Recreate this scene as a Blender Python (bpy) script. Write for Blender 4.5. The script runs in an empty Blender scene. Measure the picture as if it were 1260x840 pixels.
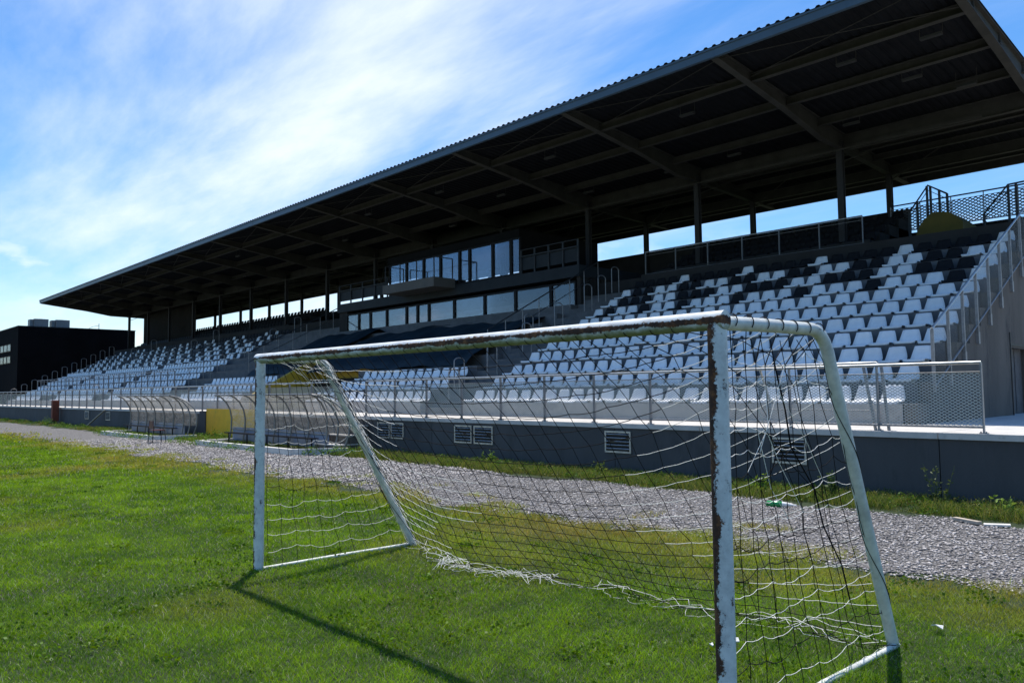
import bpy, math, random
import numpy as np
from mathutils import Vector, Matrix
R_ = math.radians
rng = np.random.default_rng(7); random.seed(7)
S = bpy.context.scene
COL = S.collection

# ------------------------------------------------------------------ camera
f_px, yaw, pitch, roll, CAMZ = 955.73, R_(43.358), R_(3.684), R_(-0.606), 1.6595
cam = bpy.data.cameras.new('camera'); camo = bpy.data.objects.new('camera', cam); COL.objects.link(camo)
cam.sensor_fit = 'HORIZONTAL'; cam.sensor_width = 36; cam.lens = f_px/1260*36
cam.clip_start = 0.05; cam.clip_end = 3000
fw = Vector((-math.cos(yaw), math.sin(yaw), 0)); rt = Vector((math.sin(yaw), math.cos(yaw), 0)); up = Vector((0,0,1))
F = fw*math.cos(pitch)+up*math.sin(pitch); U = up*math.cos(pitch)-fw*math.sin(pitch)
Rv = rt*math.cos(roll)+U*math.sin(roll); U2 = U*math.cos(roll)-rt*math.sin(roll)
M = Matrix((Rv, U2, -F)).transposed().to_4x4(); M.translation = Vector((0,0,CAMZ))
camo.matrix_world = M
S.camera = camo

# ------------------------------------------------------------------ materials
def new_mat(name):
    m = bpy.data.materials.new(name); m.use_nodes = True
    nt = m.node_tree; b = nt.nodes['Principled BSDF']
    return m, nt, b
def N(nt, typ, **kw):
    n = nt.nodes.new(typ)
    for k, v in kw.items():
        if k.startswith('in_'): n.inputs[k[3:]].default_value = v
        else: setattr(n, k, v)
    return n
def ramp(nt, stops):
    n = nt.nodes.new('ShaderNodeValToRGB'); el = n.color_ramp.elements
    while len(el) > 1: el.remove(el[-1])
    el[0].position = stops[0][0]; el[0].color = (*stops[0][1], 1)
    for p, c in stops[1:]:
        e = el.new(p); e.color = (*c, 1)
    return n
def simple(name, col, rough=0.6, metal=0.0, var=0.25, scale=3.0, bump=0.0, bscale=40, dirt=None, coord='Object', rnd=0.0, stretch=None):
    m, nt, b = new_mat(name)
    if max(col) < .07: b.inputs['Specular IOR Level'].default_value = .06
    tc = N(nt, 'ShaderNodeTexCoord')
    src = tc.outputs[coord]
    if stretch:
        mp = N(nt, 'ShaderNodeMapping'); mp.inputs['Scale'].default_value = stretch
        nt.links.new(src, mp.inputs['Vector']); src = mp.outputs[0]
    no = N(nt, 'ShaderNodeTexNoise'); no.inputs['Scale'].default_value = scale; no.inputs['Detail'].default_value = 8; no.inputs['Roughness'].default_value = .65
    nt.links.new(src, no.inputs['Vector'])
    lo = tuple(c*(1-var) for c in col); hi = tuple(min(1, c*(1+var)) for c in col)
    r = ramp(nt, [(.32, lo), (.5, col), (.7, hi)]); nt.links.new(no.outputs['Fac'], r.inputs[0])
    out = r.outputs[0]
    if dirt:
        n2 = N(nt, 'ShaderNodeTexNoise'); n2.inputs['Scale'].default_value = dirt[1]; n2.inputs['Detail'].default_value = 10; n2.inputs['Roughness'].default_value = .7
        nt.links.new(src, n2.inputs['Vector'])
        r2 = ramp(nt, [(dirt[2], (0,0,0)), (dirt[2]+.12, (1,1,1))]); nt.links.new(n2.outputs['Fac'], r2.inputs[0])
        mx = N(nt, 'ShaderNodeMix', data_type='RGBA'); nt.links.new(r2.outputs[0], mx.inputs[0]); nt.links.new(out, mx.inputs[6]); mx.inputs[7].default_value = (*dirt[0], 1)
        out = mx.outputs[2]
    if rnd:
        oi = N(nt, 'ShaderNodeObjectInfo'); hs = N(nt, 'ShaderNodeHueSaturation')
        mr = N(nt, 'ShaderNodeMapRange'); mr.inputs[3].default_value = 1-rnd; mr.inputs[4].default_value = 1+rnd*.4
        nt.links.new(oi.outputs['Random'], mr.inputs[0]); nt.links.new(mr.outputs[0], hs.inputs['Value']); nt.links.new(out, hs.inputs['Color']); out = hs.outputs[0]
    nt.links.new(out, b.inputs['Base Color'])
    b.inputs['Roughness'].default_value = rough; b.inputs['Metallic'].default_value = metal
    if bump:
        n3 = N(nt, 'ShaderNodeTexNoise'); n3.inputs['Scale'].default_value = bscale; n3.inputs['Detail'].default_value = 6
        nt.links.new(src, n3.inputs['Vector'])
        bp = N(nt, 'ShaderNodeBump'); bp.inputs['Strength'].default_value = bump; bp.inputs['Distance'].default_value = .02
        nt.links.new(n3.outputs['Fac'], bp.inputs['Height']); nt.links.new(bp.outputs[0], b.inputs['Normal'])
    return m

MT = {}
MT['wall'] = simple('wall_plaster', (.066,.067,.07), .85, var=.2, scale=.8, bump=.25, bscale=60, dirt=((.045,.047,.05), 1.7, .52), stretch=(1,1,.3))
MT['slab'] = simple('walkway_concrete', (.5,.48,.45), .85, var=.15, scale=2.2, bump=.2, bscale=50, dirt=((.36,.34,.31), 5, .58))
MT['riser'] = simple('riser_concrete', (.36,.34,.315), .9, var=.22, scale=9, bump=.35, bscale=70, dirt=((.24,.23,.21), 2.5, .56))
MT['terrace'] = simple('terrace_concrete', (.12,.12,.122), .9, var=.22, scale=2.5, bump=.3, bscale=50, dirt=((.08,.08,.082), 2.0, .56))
MT['endwall'] = simple('board_concrete', (.105,.095,.083), .9, var=.25, scale=1.2, bump=.3, bscale=45, dirt=((.05,.047,.045), 1.1, .55), stretch=(1,1,.35))
MT['darkwall'] = simple('dark_wall', (.04,.039,.038), .85, var=.2, scale=1.5)
MT['roofsteel'] = simple('roof_steel', (.058,.056,.05), .65, var=.2, scale=2)
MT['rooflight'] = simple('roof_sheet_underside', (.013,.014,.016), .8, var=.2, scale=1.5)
MT['fascia'] = simple('fascia_steel', (.06,.095,.13), .45, var=.1, scale=1.5)
MT['column'] = simple('column_steel', (.045,.045,.047), .6, var=.15, scale=2)
MT['galv'] = simple('galvanised_steel', (.43,.43,.42), .42, metal=.75, var=.22, scale=12)
MT['galvpost'] = simple('galvanised_post', (.24,.24,.24), .55, metal=.35, var=.22, scale=14)
MT['darksteel'] = simple('dark_steel', (.05,.055,.06), .5, metal=.3, var=.2, scale=5)
MT['whiteseat'] = simple('white_seat_plastic', (.8,.8,.79), .42, var=.06, scale=7, rnd=.1, dirt=((.6,.6,.56), 9, .64))
MT['blackseat'] = simple('black_seat_plastic', (.018,.018,.02), .45, var=.2, scale=7)
MT['shadedyellow'] = simple('shaded_yellow_paint', (.09,.07,.006), .8, var=.2, scale=2)  # shade on the stair head put into a darker copy of the yellow
MT['yellow'] = simple('yellow_paint', (.85,.47,.01), .6, var=.12, scale=2, dirt=((.62,.38,.03), 2.5, .58))
MT['ochre'] = simple('yellow_masonry_paint', (.42,.29,.02), .7, var=.15, scale=2, dirt=((.33,.25,.05), 2.2, .56))
MT['blackpanel'] = simple('black_panel', (.008,.008,.008), .7, var=.2, scale=1)
MT['brown'] = simple('brown_corrugated', (.022,.018,.015), .6, var=.25, scale=1)
MT['blackclad'] = simple('black_cladding', (.005,.005,.006), .95, var=.3, scale=.5)
MT['ac'] = simple('cooling_unit_metal', (.2,.21,.21), .5, metal=.2, var=.2, scale=2)
MT['tarp'] = simple('dark_teal_tarpaulin', (.022,.036,.046), .6, var=.3, scale=1.2, bump=.5, bscale=4)
MT['alu'] = simple('aluminium', (.36,.36,.35), .5, metal=.5, var=.15, scale=8)
MT['rib'] = simple('dugout_steel', (.2,.2,.195), .5, metal=.4, var=.2, scale=8)
MT['curb'] = simple('pale_curb', (.62,.6,.55), .85, var=.18, scale=6, dirt=((.42,.4,.34), 7, .57))
MT['rustred'] = simple('red_rust_paint', (.2,.045,.02), .75, var=.35, scale=5, dirt=((.09,.03,.02), 5, .52))
MT['wood'] = simple('weathered_wood', (.42,.36,.29), .85, var=.25, scale=7)
MT['redchair'] = simple('red_chair', (.1,.018,.012), .5, var=.2, scale=6)
MT['light'] = simple('lamp_housing', (.045,.045,.044), .45, var=.1, scale=6)
MT['frame'] = simple('dark_window_frame', (.016,.017,.019), .45, var=.2, scale=3)
MT['interior'] = simple('room_interior', (.05,.055,.06), .9, var=.2, scale=1)
MT['deckband'] = simple('deck_band_steel', (.03,.036,.042), .5, var=.15, scale=1.5)
MT['balc'] = simple('balcony_concrete', (.1,.097,.09), .85, var=.15, scale=2)
MT['bench'] = simple('bench_plastic', (.015,.016,.018), .5, var=.2, scale=4)
MT['greenglass'] = simple('green_bottle_plastic', (.02,.25,.07), .2, var=.2, scale=9)
MT['paper'] = simple('pale_litter', (.72,.71,.68), .8, var=.1, scale=20)
MT['cordw'] = simple('white_cord', (.8,.78,.72), .8, var=.15, scale=30)
MT['cordb'] = simple('black_cord', (.012,.012,.013), .7, var=.3, scale=30)

def glass_mat(name, refl, tint=(.75,.8,.85), rough=.03, trans=1.0):
    m, nt, b = new_mat(name); nt.nodes.remove(b); out = nt.nodes['Material Output']
    g = N(nt, 'ShaderNodeBsdfGlossy'); g.inputs['Roughness'].default_value = rough; g.inputs['Color'].default_value = (.78,.84,.95,1)
    t = N(nt, 'ShaderNodeBsdfTransparent'); t.inputs['Color'].default_value = (*tint, 1)
    lw = N(nt, 'ShaderNodeLayerWeight'); lw.inputs['Blend'].default_value = .25
    ad = N(nt, 'ShaderNodeMath', operation='MULTIPLY_ADD'); ad.inputs[1].default_value = .3; ad.inputs[2].default_value = refl
    nt.links.new(lw.outputs['Fresnel'], ad.inputs[0])
    mx = N(nt, 'ShaderNodeMixShader'); nt.links.new(ad.outputs[0], mx.inputs[0]); nt.links.new(t.outputs[0], mx.inputs[1]); nt.links.new(g.outputs[0], mx.inputs[2])
    nt.links.new(mx.outputs[0], out.inputs[0]); return m
MT['glass'] = glass_mat('window_glass', .07)
def poly_mat():
    m, nt, b = new_mat('scuffed_polycarbonate'); out = nt.nodes['Material Output']
    b.inputs['Base Color'].default_value = (.42,.42,.42,1); b.inputs['Roughness'].default_value = .3
    tc = N(nt, 'ShaderNodeTexCoord'); no = N(nt, 'ShaderNodeTexNoise'); no.inputs['Scale'].default_value = 2.2; no.inputs['Detail'].default_value = 8
    mp = N(nt, 'ShaderNodeMapping'); mp.inputs['Scale'].default_value = (1.2,1,3); nt.links.new(tc.outputs['Object'], mp.inputs[0]); nt.links.new(mp.outputs[0], no.inputs['Vector'])
    r = ramp(nt, [(.3, (.2,)*3), (.7, (.5,)*3)]); nt.links.new(no.outputs['Fac'], r.inputs[0])
    t = N(nt, 'ShaderNodeBsdfTransparent'); t.inputs['Color'].default_value = (.86,.85,.83,1)
    tl = N(nt, 'ShaderNodeBsdfTranslucent'); tl.inputs['Color'].default_value = (.5,.49,.47,1); m0 = N(nt, 'ShaderNodeMixShader'); m0.inputs[0].default_value = .45; nt.links.new(b.outputs[0], m0.inputs[1]); nt.links.new(tl.outputs[0], m0.inputs[2])
    mx = N(nt, 'ShaderNodeMixShader'); nt.links.new(r.outputs[0], mx.inputs[0]); nt.links.new(t.outputs[0], mx.inputs[1]); nt.links.new(m0.outputs[0], mx.inputs[2])
    nt.links.new(mx.outputs[0], out.inputs[0]); return m
MT['poly'] = poly_mat()
MT['polyskyblue'] = simple('sky_reflection_panel', (.13,.19,.3), .3, var=.15, scale=2)  # blue of the sky's reflection in the polycarbonate, put into the base colour

def mesh_mat(name, ax, pu, pv, wire, col=(.5,.5,.48)):
    """expanded metal: two families of diagonal strands cut by alpha"""
    m, nt, b = new_mat(name); out = nt.nodes['Material Output']
    b.inputs['Base Color'].default_value = (*col, 1); b.inputs['Metallic'].default_value = .5; b.inputs['Roughness'].default_value = .5
    tc = N(nt, 'ShaderNodeTexCoord'); sp = N(nt, 'ShaderNodeSeparateXYZ'); nt.links.new(tc.outputs['Object'], sp.inputs[0])
    def mth(op, a, bb=None, c=None):
        n = N(nt, 'ShaderNodeMath', operation=op)
        for i, v in enumerate((a, bb, c)):
            if v is None: continue
            if isinstance(v, (int, float)): n.inputs[i].default_value = v
            else: nt.links.new(v, n.inputs[i])
        return n.outputs[0]
    u = mth('MULTIPLY', sp.outputs[ax], 1/pu); v = mth('MULTIPLY', sp.outputs['Z'], 1/pv)
    res = []
    for op in ('ADD', 'SUBTRACT'):
        fr = mth('FRACT', mth('ADD', mth(op, u, v), 500.0))
        res.append(mth('LESS_THAN', mth('ABSOLUTE', mth('SUBTRACT', fr, .5)), wire/2))
    a = mth('MAXIMUM', res[0], res[1])
    t = N(nt, 'ShaderNodeBsdfTransparent')
    mx = N(nt, 'ShaderNodeMixShader'); nt.links.new(a, mx.inputs[0]); nt.links.new(t.outputs[0], mx.inputs[1]); nt.links.new(b.outputs[0], mx.inputs[2])
    nt.links.new(mx.outputs[0], out.inputs[0]); return m
MT['meshx'] = mesh_mat('expanded_metal', 'X', .075, .045, .26)
MT['meshy'] = mesh_mat('expanded_metal_side', 'Y', .07, .05, .09, (.2,.2,.2))
MT['perf'] = mesh_mat('perforated_parapet_mesh', 'X', .16, .10, .38, (.06,.06,.065))

def pipe_mat(name, axis, rust_dir, algae=True, rust_amt=.5, white=(.74,.76,.74), mode='flank'):
    """chipped white paint; rust where rain runs, along one flank of the tube"""
    m, nt, b = new_mat(name)
    tc = N(nt, 'ShaderNodeTexCoord'); ob = tc.outputs['Object']
    sp = N(nt, 'ShaderNodeSeparateXYZ'); nt.links.new(ob, sp.inputs[0])
    def noise(sc, det=8, rough=.7, stretch=None):
        n = N(nt, 'ShaderNodeTexNoise'); n.inputs['Scale'].default_value = sc; n.inputs['Detail'].default_value = det; n.inputs['Roughness'].default_value = rough
        if stretch:
            mp = N(nt, 'ShaderNodeMapping'); mp.inputs['Scale'].default_value = stretch; nt.links.new(ob, mp.inputs[0]); nt.links.new(mp.outputs[0], n.inputs['Vector'])
        else: nt.links.new(ob, n.inputs['Vector'])
        return n.outputs['Fac']
    def math_(op, a, c):
        n = N(nt, 'ShaderNodeMath', operation=op)
        for i, v in enumerate((a, c)):
            if isinstance(v, (int, float)): n.inputs[i].default_value = v
            else: nt.links.new(v, n.inputs[i])
        return n.outputs[0]
    dotn = N(nt, 'ShaderNodeVectorMath', operation='DOT_PRODUCT'); nt.links.new(ob, dotn.inputs[0]); dotn.inputs[1].default_value = rust_dir
    side = math_('MULTIPLY', dotn.outputs['Value'], 1/.05)          # -1..1 around the tube
    st = (.9,1,1) if axis == 'X' else (1,1,.9)
    band = math_('SUBTRACT', math_('ADD', math_('MULTIPLY', noise(9, 12, .85, st), 1.5), math_('MULTIPLY', side, .55)), .95-rust_amt*.75+.3)
    if mode == 'band':      # a ragged stripe of rust along the flank, below the top of the tube
        nz = math_('SUBTRACT', noise(5, 9, .8, st), .5)
        off = math_('ABSOLUTE', math_('ADD', math_('SUBTRACT', math_('MULTIPLY', sp.outputs['Z'], 1/.05), .02), math_('MULTIPLY', nz, 1.0)), 0)
        band = math_('SUBTRACT', math_('ADD', .24, math_('MULTIPLY', math_('SUBTRACT', noise(2.2, 6, .7), .45), 1.3)), off)
    elif mode == 'none': band = math_('SUBTRACT', noise(6, 9, .75), .68)
    if mode == 'flank': band = math_('ADD', band, math_('MULTIPLY', math_('SUBTRACT', noise(3.2, 5, .6), .5), 1.1))
    if mode != 'none': band = math_('ADD', band, math_('MULTIPLY', math_('SUBTRACT', noise(38, 6, .8), .5), .9))
    spots = math_('SUBTRACT', noise(13, 12, .85), .565 if mode == 'flank' else .66)
    rust = math_('MAXIMUM', band, spots)
    rr = ramp(nt, [(.0, (0,0,0)), (.045, (1,1,1))]); nt.links.new(rust, rr.inputs[0])
    rc = ramp(nt, [(.32, (.028,.017,.012)), (.5, (.07,.03,.016)), (.68, (.24,.10,.035))]); nt.links.new(noise(17, 8), rc.inputs[0])
    wc = ramp(nt, [(.35, tuple(c*.7 for c in white)), (.6, white)]); nt.links.new(noise(9, 8), wc.inputs[0])
    col = wc.outputs[0]
    if algae:
        al = math_('ADD', math_('MULTIPLY', sp.outputs['Z'], -1/.05) if axis == 'X' else -.45, math_('MULTIPLY', math_('SUBTRACT', noise(7), .5), 2.4))
        ar = ramp(nt, [(.1, (0,0,0)), (.75, (.85,)*3)]); nt.links.new(al, ar.inputs[0])
        mx = N(nt, 'ShaderNodeMix', data_type='RGBA'); nt.links.new(ar.outputs[0], mx.inputs[0]); nt.links.new(col, mx.inputs[6]); mx.inputs[7].default_value = (.16,.17,.05,1); col = mx.outputs[2]
    mx = N(nt, 'ShaderNodeMix', data_type='RGBA'); nt.links.new(rr.outputs[0], mx.inputs[0]); nt.links.new(col, mx.inputs[6]); nt.links.new(rc.outputs[0], mx.inputs[7])
    nt.links.new(mx.outputs[2], b.inputs['Base Color'])
    ro = N(nt, 'ShaderNodeMapRange'); nt.links.new(rr.outputs[0], ro.inputs[0]); ro.inputs[3].default_value = .45; ro.inputs[4].default_value = .92; nt.links.new(ro.outputs[0], b.inputs['Roughness'])
    bp = N(nt, 'ShaderNodeBump'); bp.inputs['Strength'].default_value = .5; bp.inputs['Distance'].default_value = .004; nt.links.new(rr.outputs[0], bp.inputs['Height']); nt.links.new(bp.outputs[0], b.inputs['Normal'])
    return m
MT['crossbar'] = pipe_mat('rusty_crossbar_paint', 'X', (0,-.85,-.35), True, .52, mode='band')
MT['postpaint'] = pipe_mat('rusty_post_paint', 'Z', (-.95,-.3,0), False, .62)
MT['polepaint'] = pipe_mat('dirty_stay_paint', 'Z', (0,0,0), True, .12, (.7,.71,.65), mode='none')

# ------------------------------------------------------------------ mesh builder
class MB:
    def __init__(s): s.v = []; s.f = []; s.m = []; s.sm = []
    def add(s, vs, fs, mi=0, smooth=False):
        o = len(s.v); s.v += [tuple(p) for p in vs]
        for f in fs: s.f.append(tuple(i+o for i in f)); s.m.append(mi); s.sm.append(smooth)
    def box(s, x0, x1, y0, y1, z0, z1, mi=0):
        x0, x1 = min(x0,x1), max(x0,x1); y0, y1 = min(y0,y1), max(y0,y1); z0, z1 = min(z0,z1), max(z0,z1)
        vs = [(x,y,z) for z in (z0,z1) for y in (y0,y1) for x in (x0,x1)]
        s.add(vs, [(0,2,3,1),(4,5,7,6),(0,1,5,4),(2,6,7,3),(0,4,6,2),(1,3,7,5)], mi)
    def bar(s, a, b, w, h, mi=0, upv=(0,0,1)):
        a, b = Vector(a), Vector(b); d = (b-a).normalized(); u = Vector(upv)
        if abs(d.dot(u)) > .98: u = Vector((0,1,0))
        sx = d.cross(u).normalized()*w/2; uz = sx.cross(d).normalized()*h/2
        vs = [p+i*sx+j*uz for p in (a,b) for i, j in ((-1,-1),(1,-1),(1,1),(-1,1))]
        s.add(vs, [(3,2,1,0),(4,5,6,7),(0,1,5,4),(1,2,6,5),(2,3,7,6),(3,0,4,7)], mi)
    def tube(s, pts, r, n=8, mi=0, cap=True, smooth=True):
        pts = [Vector(p) for p in pts]; rs = r if isinstance(r, (list,tuple)) else [r]*len(pts)
        d0 = (pts[1]-pts[0]).normalized(); ref = Vector((0,0,1)) if abs(d0.z) < .9 else Vector((1,0,0))
        nx = d0.cross(ref).normalized(); vs = []
        for i, p in enumerate(pts):
            if i == 0: d = d0
            elif i == len(pts)-1: d = (pts[i]-pts[i-1]).normalized()
            else: d = ((pts[i]-pts[i-1]).normalized()+(pts[i+1]-pts[i]).normalized()).normalized()
            nx = (nx-d*nx.dot(d)).normalized(); ny = d.cross(nx)
            for k in range(n):
                a = 2*math.pi*k/n; vs.append(p+(nx*math.cos(a)+ny*math.sin(a))*rs[i])
        fs = [(i*n+k, i*n+(k+1)%n, (i+1)*n+(k+1)%n, (i+1)*n+k) for i in range(len(pts)-1) for k in range(n)]
        s.add(vs, fs, mi, smooth)
        if cap:
            L = (len(pts)-1)*n
            s.add(vs[:n], [tuple(range(n))[::-1]], mi); s.add(vs[L:], [tuple(range(n))], mi)
    def prism(s, poly, x0, x1, mi=0):
        """poly of (y,z), extruded along X"""
        n = len(poly)
        vs = [(x0,y,z) for y, z in poly]+[(x1,y,z) for y, z in poly]
        s.add(vs, [tuple(range(n)), tuple(range(2*n-1, n-1, -1))]+[(i, i+n, (i+1)%n+n, (i+1)%n) for i in range(n)], mi)
    def build(s, name, mats, parent=None, loc=None, bevel=0, recalc=False):
        if not isinstance(mats, (list,tuple)): mats = [mats]
        me = bpy.data.meshes.new(name)
        v = s.v
        if loc is not None: v = [(p[0]-loc[0], p[1]-loc[1], p[2]-loc[2]) for p in v]
        me.from_pydata(v, [], s.f); 
        for m in mats: me.materials.append(MT[m] if isinstance(m, str) else m)
        if len(mats) > 1: me.polygons.foreach_set('material_index', s.m)
        me.polygons.foreach_set('use_smooth', s.sm); me.update()
        o = bpy.data.objects.new(name, me); COL.objects.link(o)
        if parent is not None:
            o.parent = parent
            base = wloc(parent)
            l = Vector(loc) if loc is not None else Vector((0,0,0))
            o.location = l-base
        elif loc is not None: o.location = loc
        if bevel:
            md = o.modifiers.new('bevel', 'BEVEL'); md.width = bevel; md.segments = 2; md.limit_method = 'ANGLE'
        return o
def wloc(o):
    l = Vector((0,0,0))
    while o is not None: l += o.location; o = o.parent
    return l
def tag(o, label=None, cat=None, group=None, kind=None):
    if label: o['label'] = label
    if cat: o['category'] = cat
    if group: o['group'] = group
    if kind: o['kind'] = kind
    return o
def empty(name, loc, label, cat, group=None):
    o = bpy.data.objects.new(name, None); COL.objects.link(o); o.location = loc; o.empty_display_size = .2
    return tag(o, label, cat, group)
ORD = ['first','second','third','fourth','fifth','sixth','seventh','eighth','ninth','tenth','eleventh','twelfth','thirteenth','fourteenth','fifteenth','sixteenth','seventeenth','eighteenth','nineteenth','twentieth','twenty-first','twenty-second','twenty-third','twenty-fourth','twenty-fifth','twenty-sixth','twenty-seventh','twenty-eighth','twenty-ninth','thirtieth']

# ------------------------------------------------------------------ main dimensions (metres)
YW, ZW = 12.24, 1.0                 # pitch-side wall and walkway level
Y0, TR, RI, Z0 = 14.62, .785, .3955, 1.36   # first riser, tread, rise, first step top
XE = -5.32                          # right end face of the stand
XL = -80.2                          # left end
NR = 11
def step_y(k): return Y0+TR*k
def step_z(k): return Z0+RI*k
YRF, ZRF, YRB, ZRB = 17.25, 10.46, 30.4, 9.46     # roof sheet front / rear
def sheet_z(y): return ZRF+(ZRB-ZRF)*(y-YRF)/(YRB-YRF)
XRR, XRL = -5.0, -81.6              # roof ends
RAFT = [-5.16]+[-10.58-5.353*k for k in range(14)]
YFC, YBC = 24.6, 28.6

# ------------------------------------------------------------------ ground
def sheet(name, pts, z, mat, kind='structure'):
    b = MB(); b.add([(x,y,z) for x, y in pts], [tuple(range(len(pts)))]); o = b.build(name, mat); tag(o, kind=kind); return o
def grass_ground_mat():
    m, nt, b = new_mat('turf_soil')
    tc = N(nt, 'ShaderNodeTexCoord'); ob = tc.outputs['Object']
    n1 = N(nt, 'ShaderNodeTexNoise'); n1.inputs['Scale'].default_value = .45; n1.inputs['Detail'].default_value = 6; nt.links.new(ob, n1.inputs['Vector'])
    n2 = N(nt, 'ShaderNodeTexNoise'); n2.inputs['Scale'].default_value = 30; n2.inputs['Detail'].default_value = 5; nt.links.new(ob, n2.inputs['Vector'])
    r1 = ramp(nt, [(.35, (.018,.034,.006)), (.55, (.024,.042,.007)), (.72, (.045,.042,.016))]); nt.links.new(n1.outputs['Fac'], r1.inputs[0])
    r2 = ramp(nt, [(.3, (.35,)*3), (.6, (1,1,1))]); nt.links.new(n2.outputs['Fac'], r2.inputs[0])
    mx = N(nt, 'ShaderNodeMix', data_type='RGBA', blend_type='MULTIPLY'); mx.inputs[0].default_value = .8
    nt.links.new(r1.outputs[0], mx.inputs[6]); nt.links.new(r2.outputs[0], mx.inputs[7]); nt.links.new(mx.outputs[2], b.inputs['Base Color']); b.inputs['Roughness'].default_value = 1
    bp = N(nt, 'ShaderNodeBump'); bp.inputs['Strength'].default_value = .6; bp.inputs['Distance'].default_value = .03; nt.links.new(n2.outputs['Fac'], bp.inputs['Height']); nt.links.new(bp.outputs[0], b.inputs['Normal'])
    return m
MT['turf'] = grass_ground_mat()
def gravel_mat():
    m, nt, b = new_mat('gravel_bed')
    tc = N(nt, 'ShaderNodeTexCoord'); ob = tc.outputs['Object']
    vo = N(nt, 'ShaderNodeTexVoronoi'); vo.inputs['Scale'].default_value = 32; nt.links.new(ob, vo.inputs['Vector'])
    sp = N(nt, 'ShaderNodeSeparateColor'); nt.links.new(vo.outputs['Color'], sp.inputs[0])
    r = ramp(nt, [(0, (.14,.13,.122)), (.5, (.26,.245,.232)), (1, (.4,.38,.36))]); nt.links.new(sp.outputs[0], r.inputs[0])
    r2 = ramp(nt, [(.2, (1,1,1)), (.55, (.3,.3,.3))]); nt.links.new(vo.outputs['Distance'], r2.inputs[0])
    mx = N(nt, 'ShaderNodeMix', data_type='RGBA', blend_type='MULTIPLY'); mx.inputs[0].default_value = 1
    nt.links.new(r.outputs[0], mx.inputs[6]); nt.links.new(r2.outputs[0], mx.inputs[7]); nt.links.new(mx.outputs[2], b.inputs['Base Color']); b.inputs['Roughness'].default_value = .95
    bp = N(nt, 'ShaderNodeBump'); bp.inputs['Strength'].default_value = .7; bp.inputs['Distance'].default_value = .02; bp.invert = True
    nt.links.new(vo.outputs['Distance'], bp.inputs['Height']); nt.links.new(bp.outputs[0], b.inputs['Normal'])
    return m
MT['gravel'] = gravel_mat()
sheet('ground', [(-600,-500),(500,-500),(500,500),(-600,500)], 0, 'turf')
def wav(x, s): return .22*math.sin(x*.9+s)+.16*math.sin(x*2.3+s*2)+.1*math.sin(x*5.1+s*3)
def g_near(x): return 7.55+wav(x, .4)*(1 if x > -30 else .6)
def g_far(x): return 10.75+wav(x, 2.1)*.9
xs = np.arange(12, -100, -.4)
b = MB(); vs = []
for x in xs: vs += [(x, g_near(x), .004), (x, g_far(x), .004)]
b.add(vs, [(2*i, 2*i+2, 2*i+3, 2*i+1)[::-1] for i in range(len(xs)-1)])
tag(b.build('gravel_path', 'gravel'), kind='structure')

# vectorised value noise for vegetation patches
_g = rng.random((256,256))
def vnoise(x, y, s):
    x = np.asarray(x)*s+1000; y = np.asarray(y)*s+1000
    xi = np.floor(x).astype(int); yi = np.floor(y).astype(int); fx = x-xi; fy = y-yi
    fx = fx*fx*(3-2*fx); fy = fy*fy*(3-2*fy)
    g = lambda a, c: _g[a % 256, c % 256]
    return (g(xi,yi)*(1-fx)+g(xi+1,yi)*fx)*(1-fy)+(g(xi,yi+1)*(1-fx)+g(xi+1,yi+1)*fx)*fy
def fbm(x, y, s): return .55*vnoise(x,y,s)+.3*vnoise(x,y,s*2.1)+.15*vnoise(x,y,s*4.3)

def blade_mesh(name, P, H, Wd, colr, lean, mat, parent=None, kind='stuff', segs=2):
    """P (n,3) roots; every blade a bent tapering strip with its own colour"""
    n = len(P); a = rng.random(n)*2*np.pi; la = rng.random(n)*2*np.pi
    sx = np.stack([np.cos(a), np.sin(a), np.zeros(n)], 1)*(Wd/2)[:,None]
    ld = np.stack([np.cos(la), np.sin(la), np.zeros(n)], 1)*(H*lean)[:,None]
    up_ = np.array([0,0,1.])
    p1 = P+ld*.35+up_*(H*.6)[:,None]; p2 = P+ld+up_*(H*.95)[:,None]
    V = np.stack([P-sx, P+sx, p1-sx*.8, p1+sx*.8, p2], 1).reshape(-1,3)
    base = (np.arange(n)*5)[:,None]
    quads = (base+np.array([0,1,3,2])); tris = (base+np.array([2,3,4]))
    me = bpy.data.meshes.new(name)
    me.vertices.add(len(V)); me.vertices.foreach_set('co', V.astype(np.float32).ravel())
    loops = np.concatenate([quads, tris], 1).ravel().astype(np.int32)
    me.loops.add(len(loops)); me.loops.foreach_set('vertex_index', loops)
    me.polygons.add(2*n)
    ls = np.stack([np.arange(n)*7, np.arange(n)*7+4], 1).ravel().astype(np.int32)
    me.polygons.foreach_set('loop_start', ls)
    at = me.color_attributes.new('tint', 'FLOAT_COLOR', 'POINT')
    c = np.repeat(np.concatenate([colr, np.ones((n,1))], 1), 5, 0).astype(np.float32); at.data.foreach_set('color', c.ravel())
    me.update(calc_edges=True); me.validate()
    me.materials.append(mat); o = bpy.data.objects.new(name, me); COL.objects.link(o)
    if kind: o['kind'] = kind
    if parent is not None: o.parent = parent; o.location = -wloc(parent)
    return o
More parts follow.
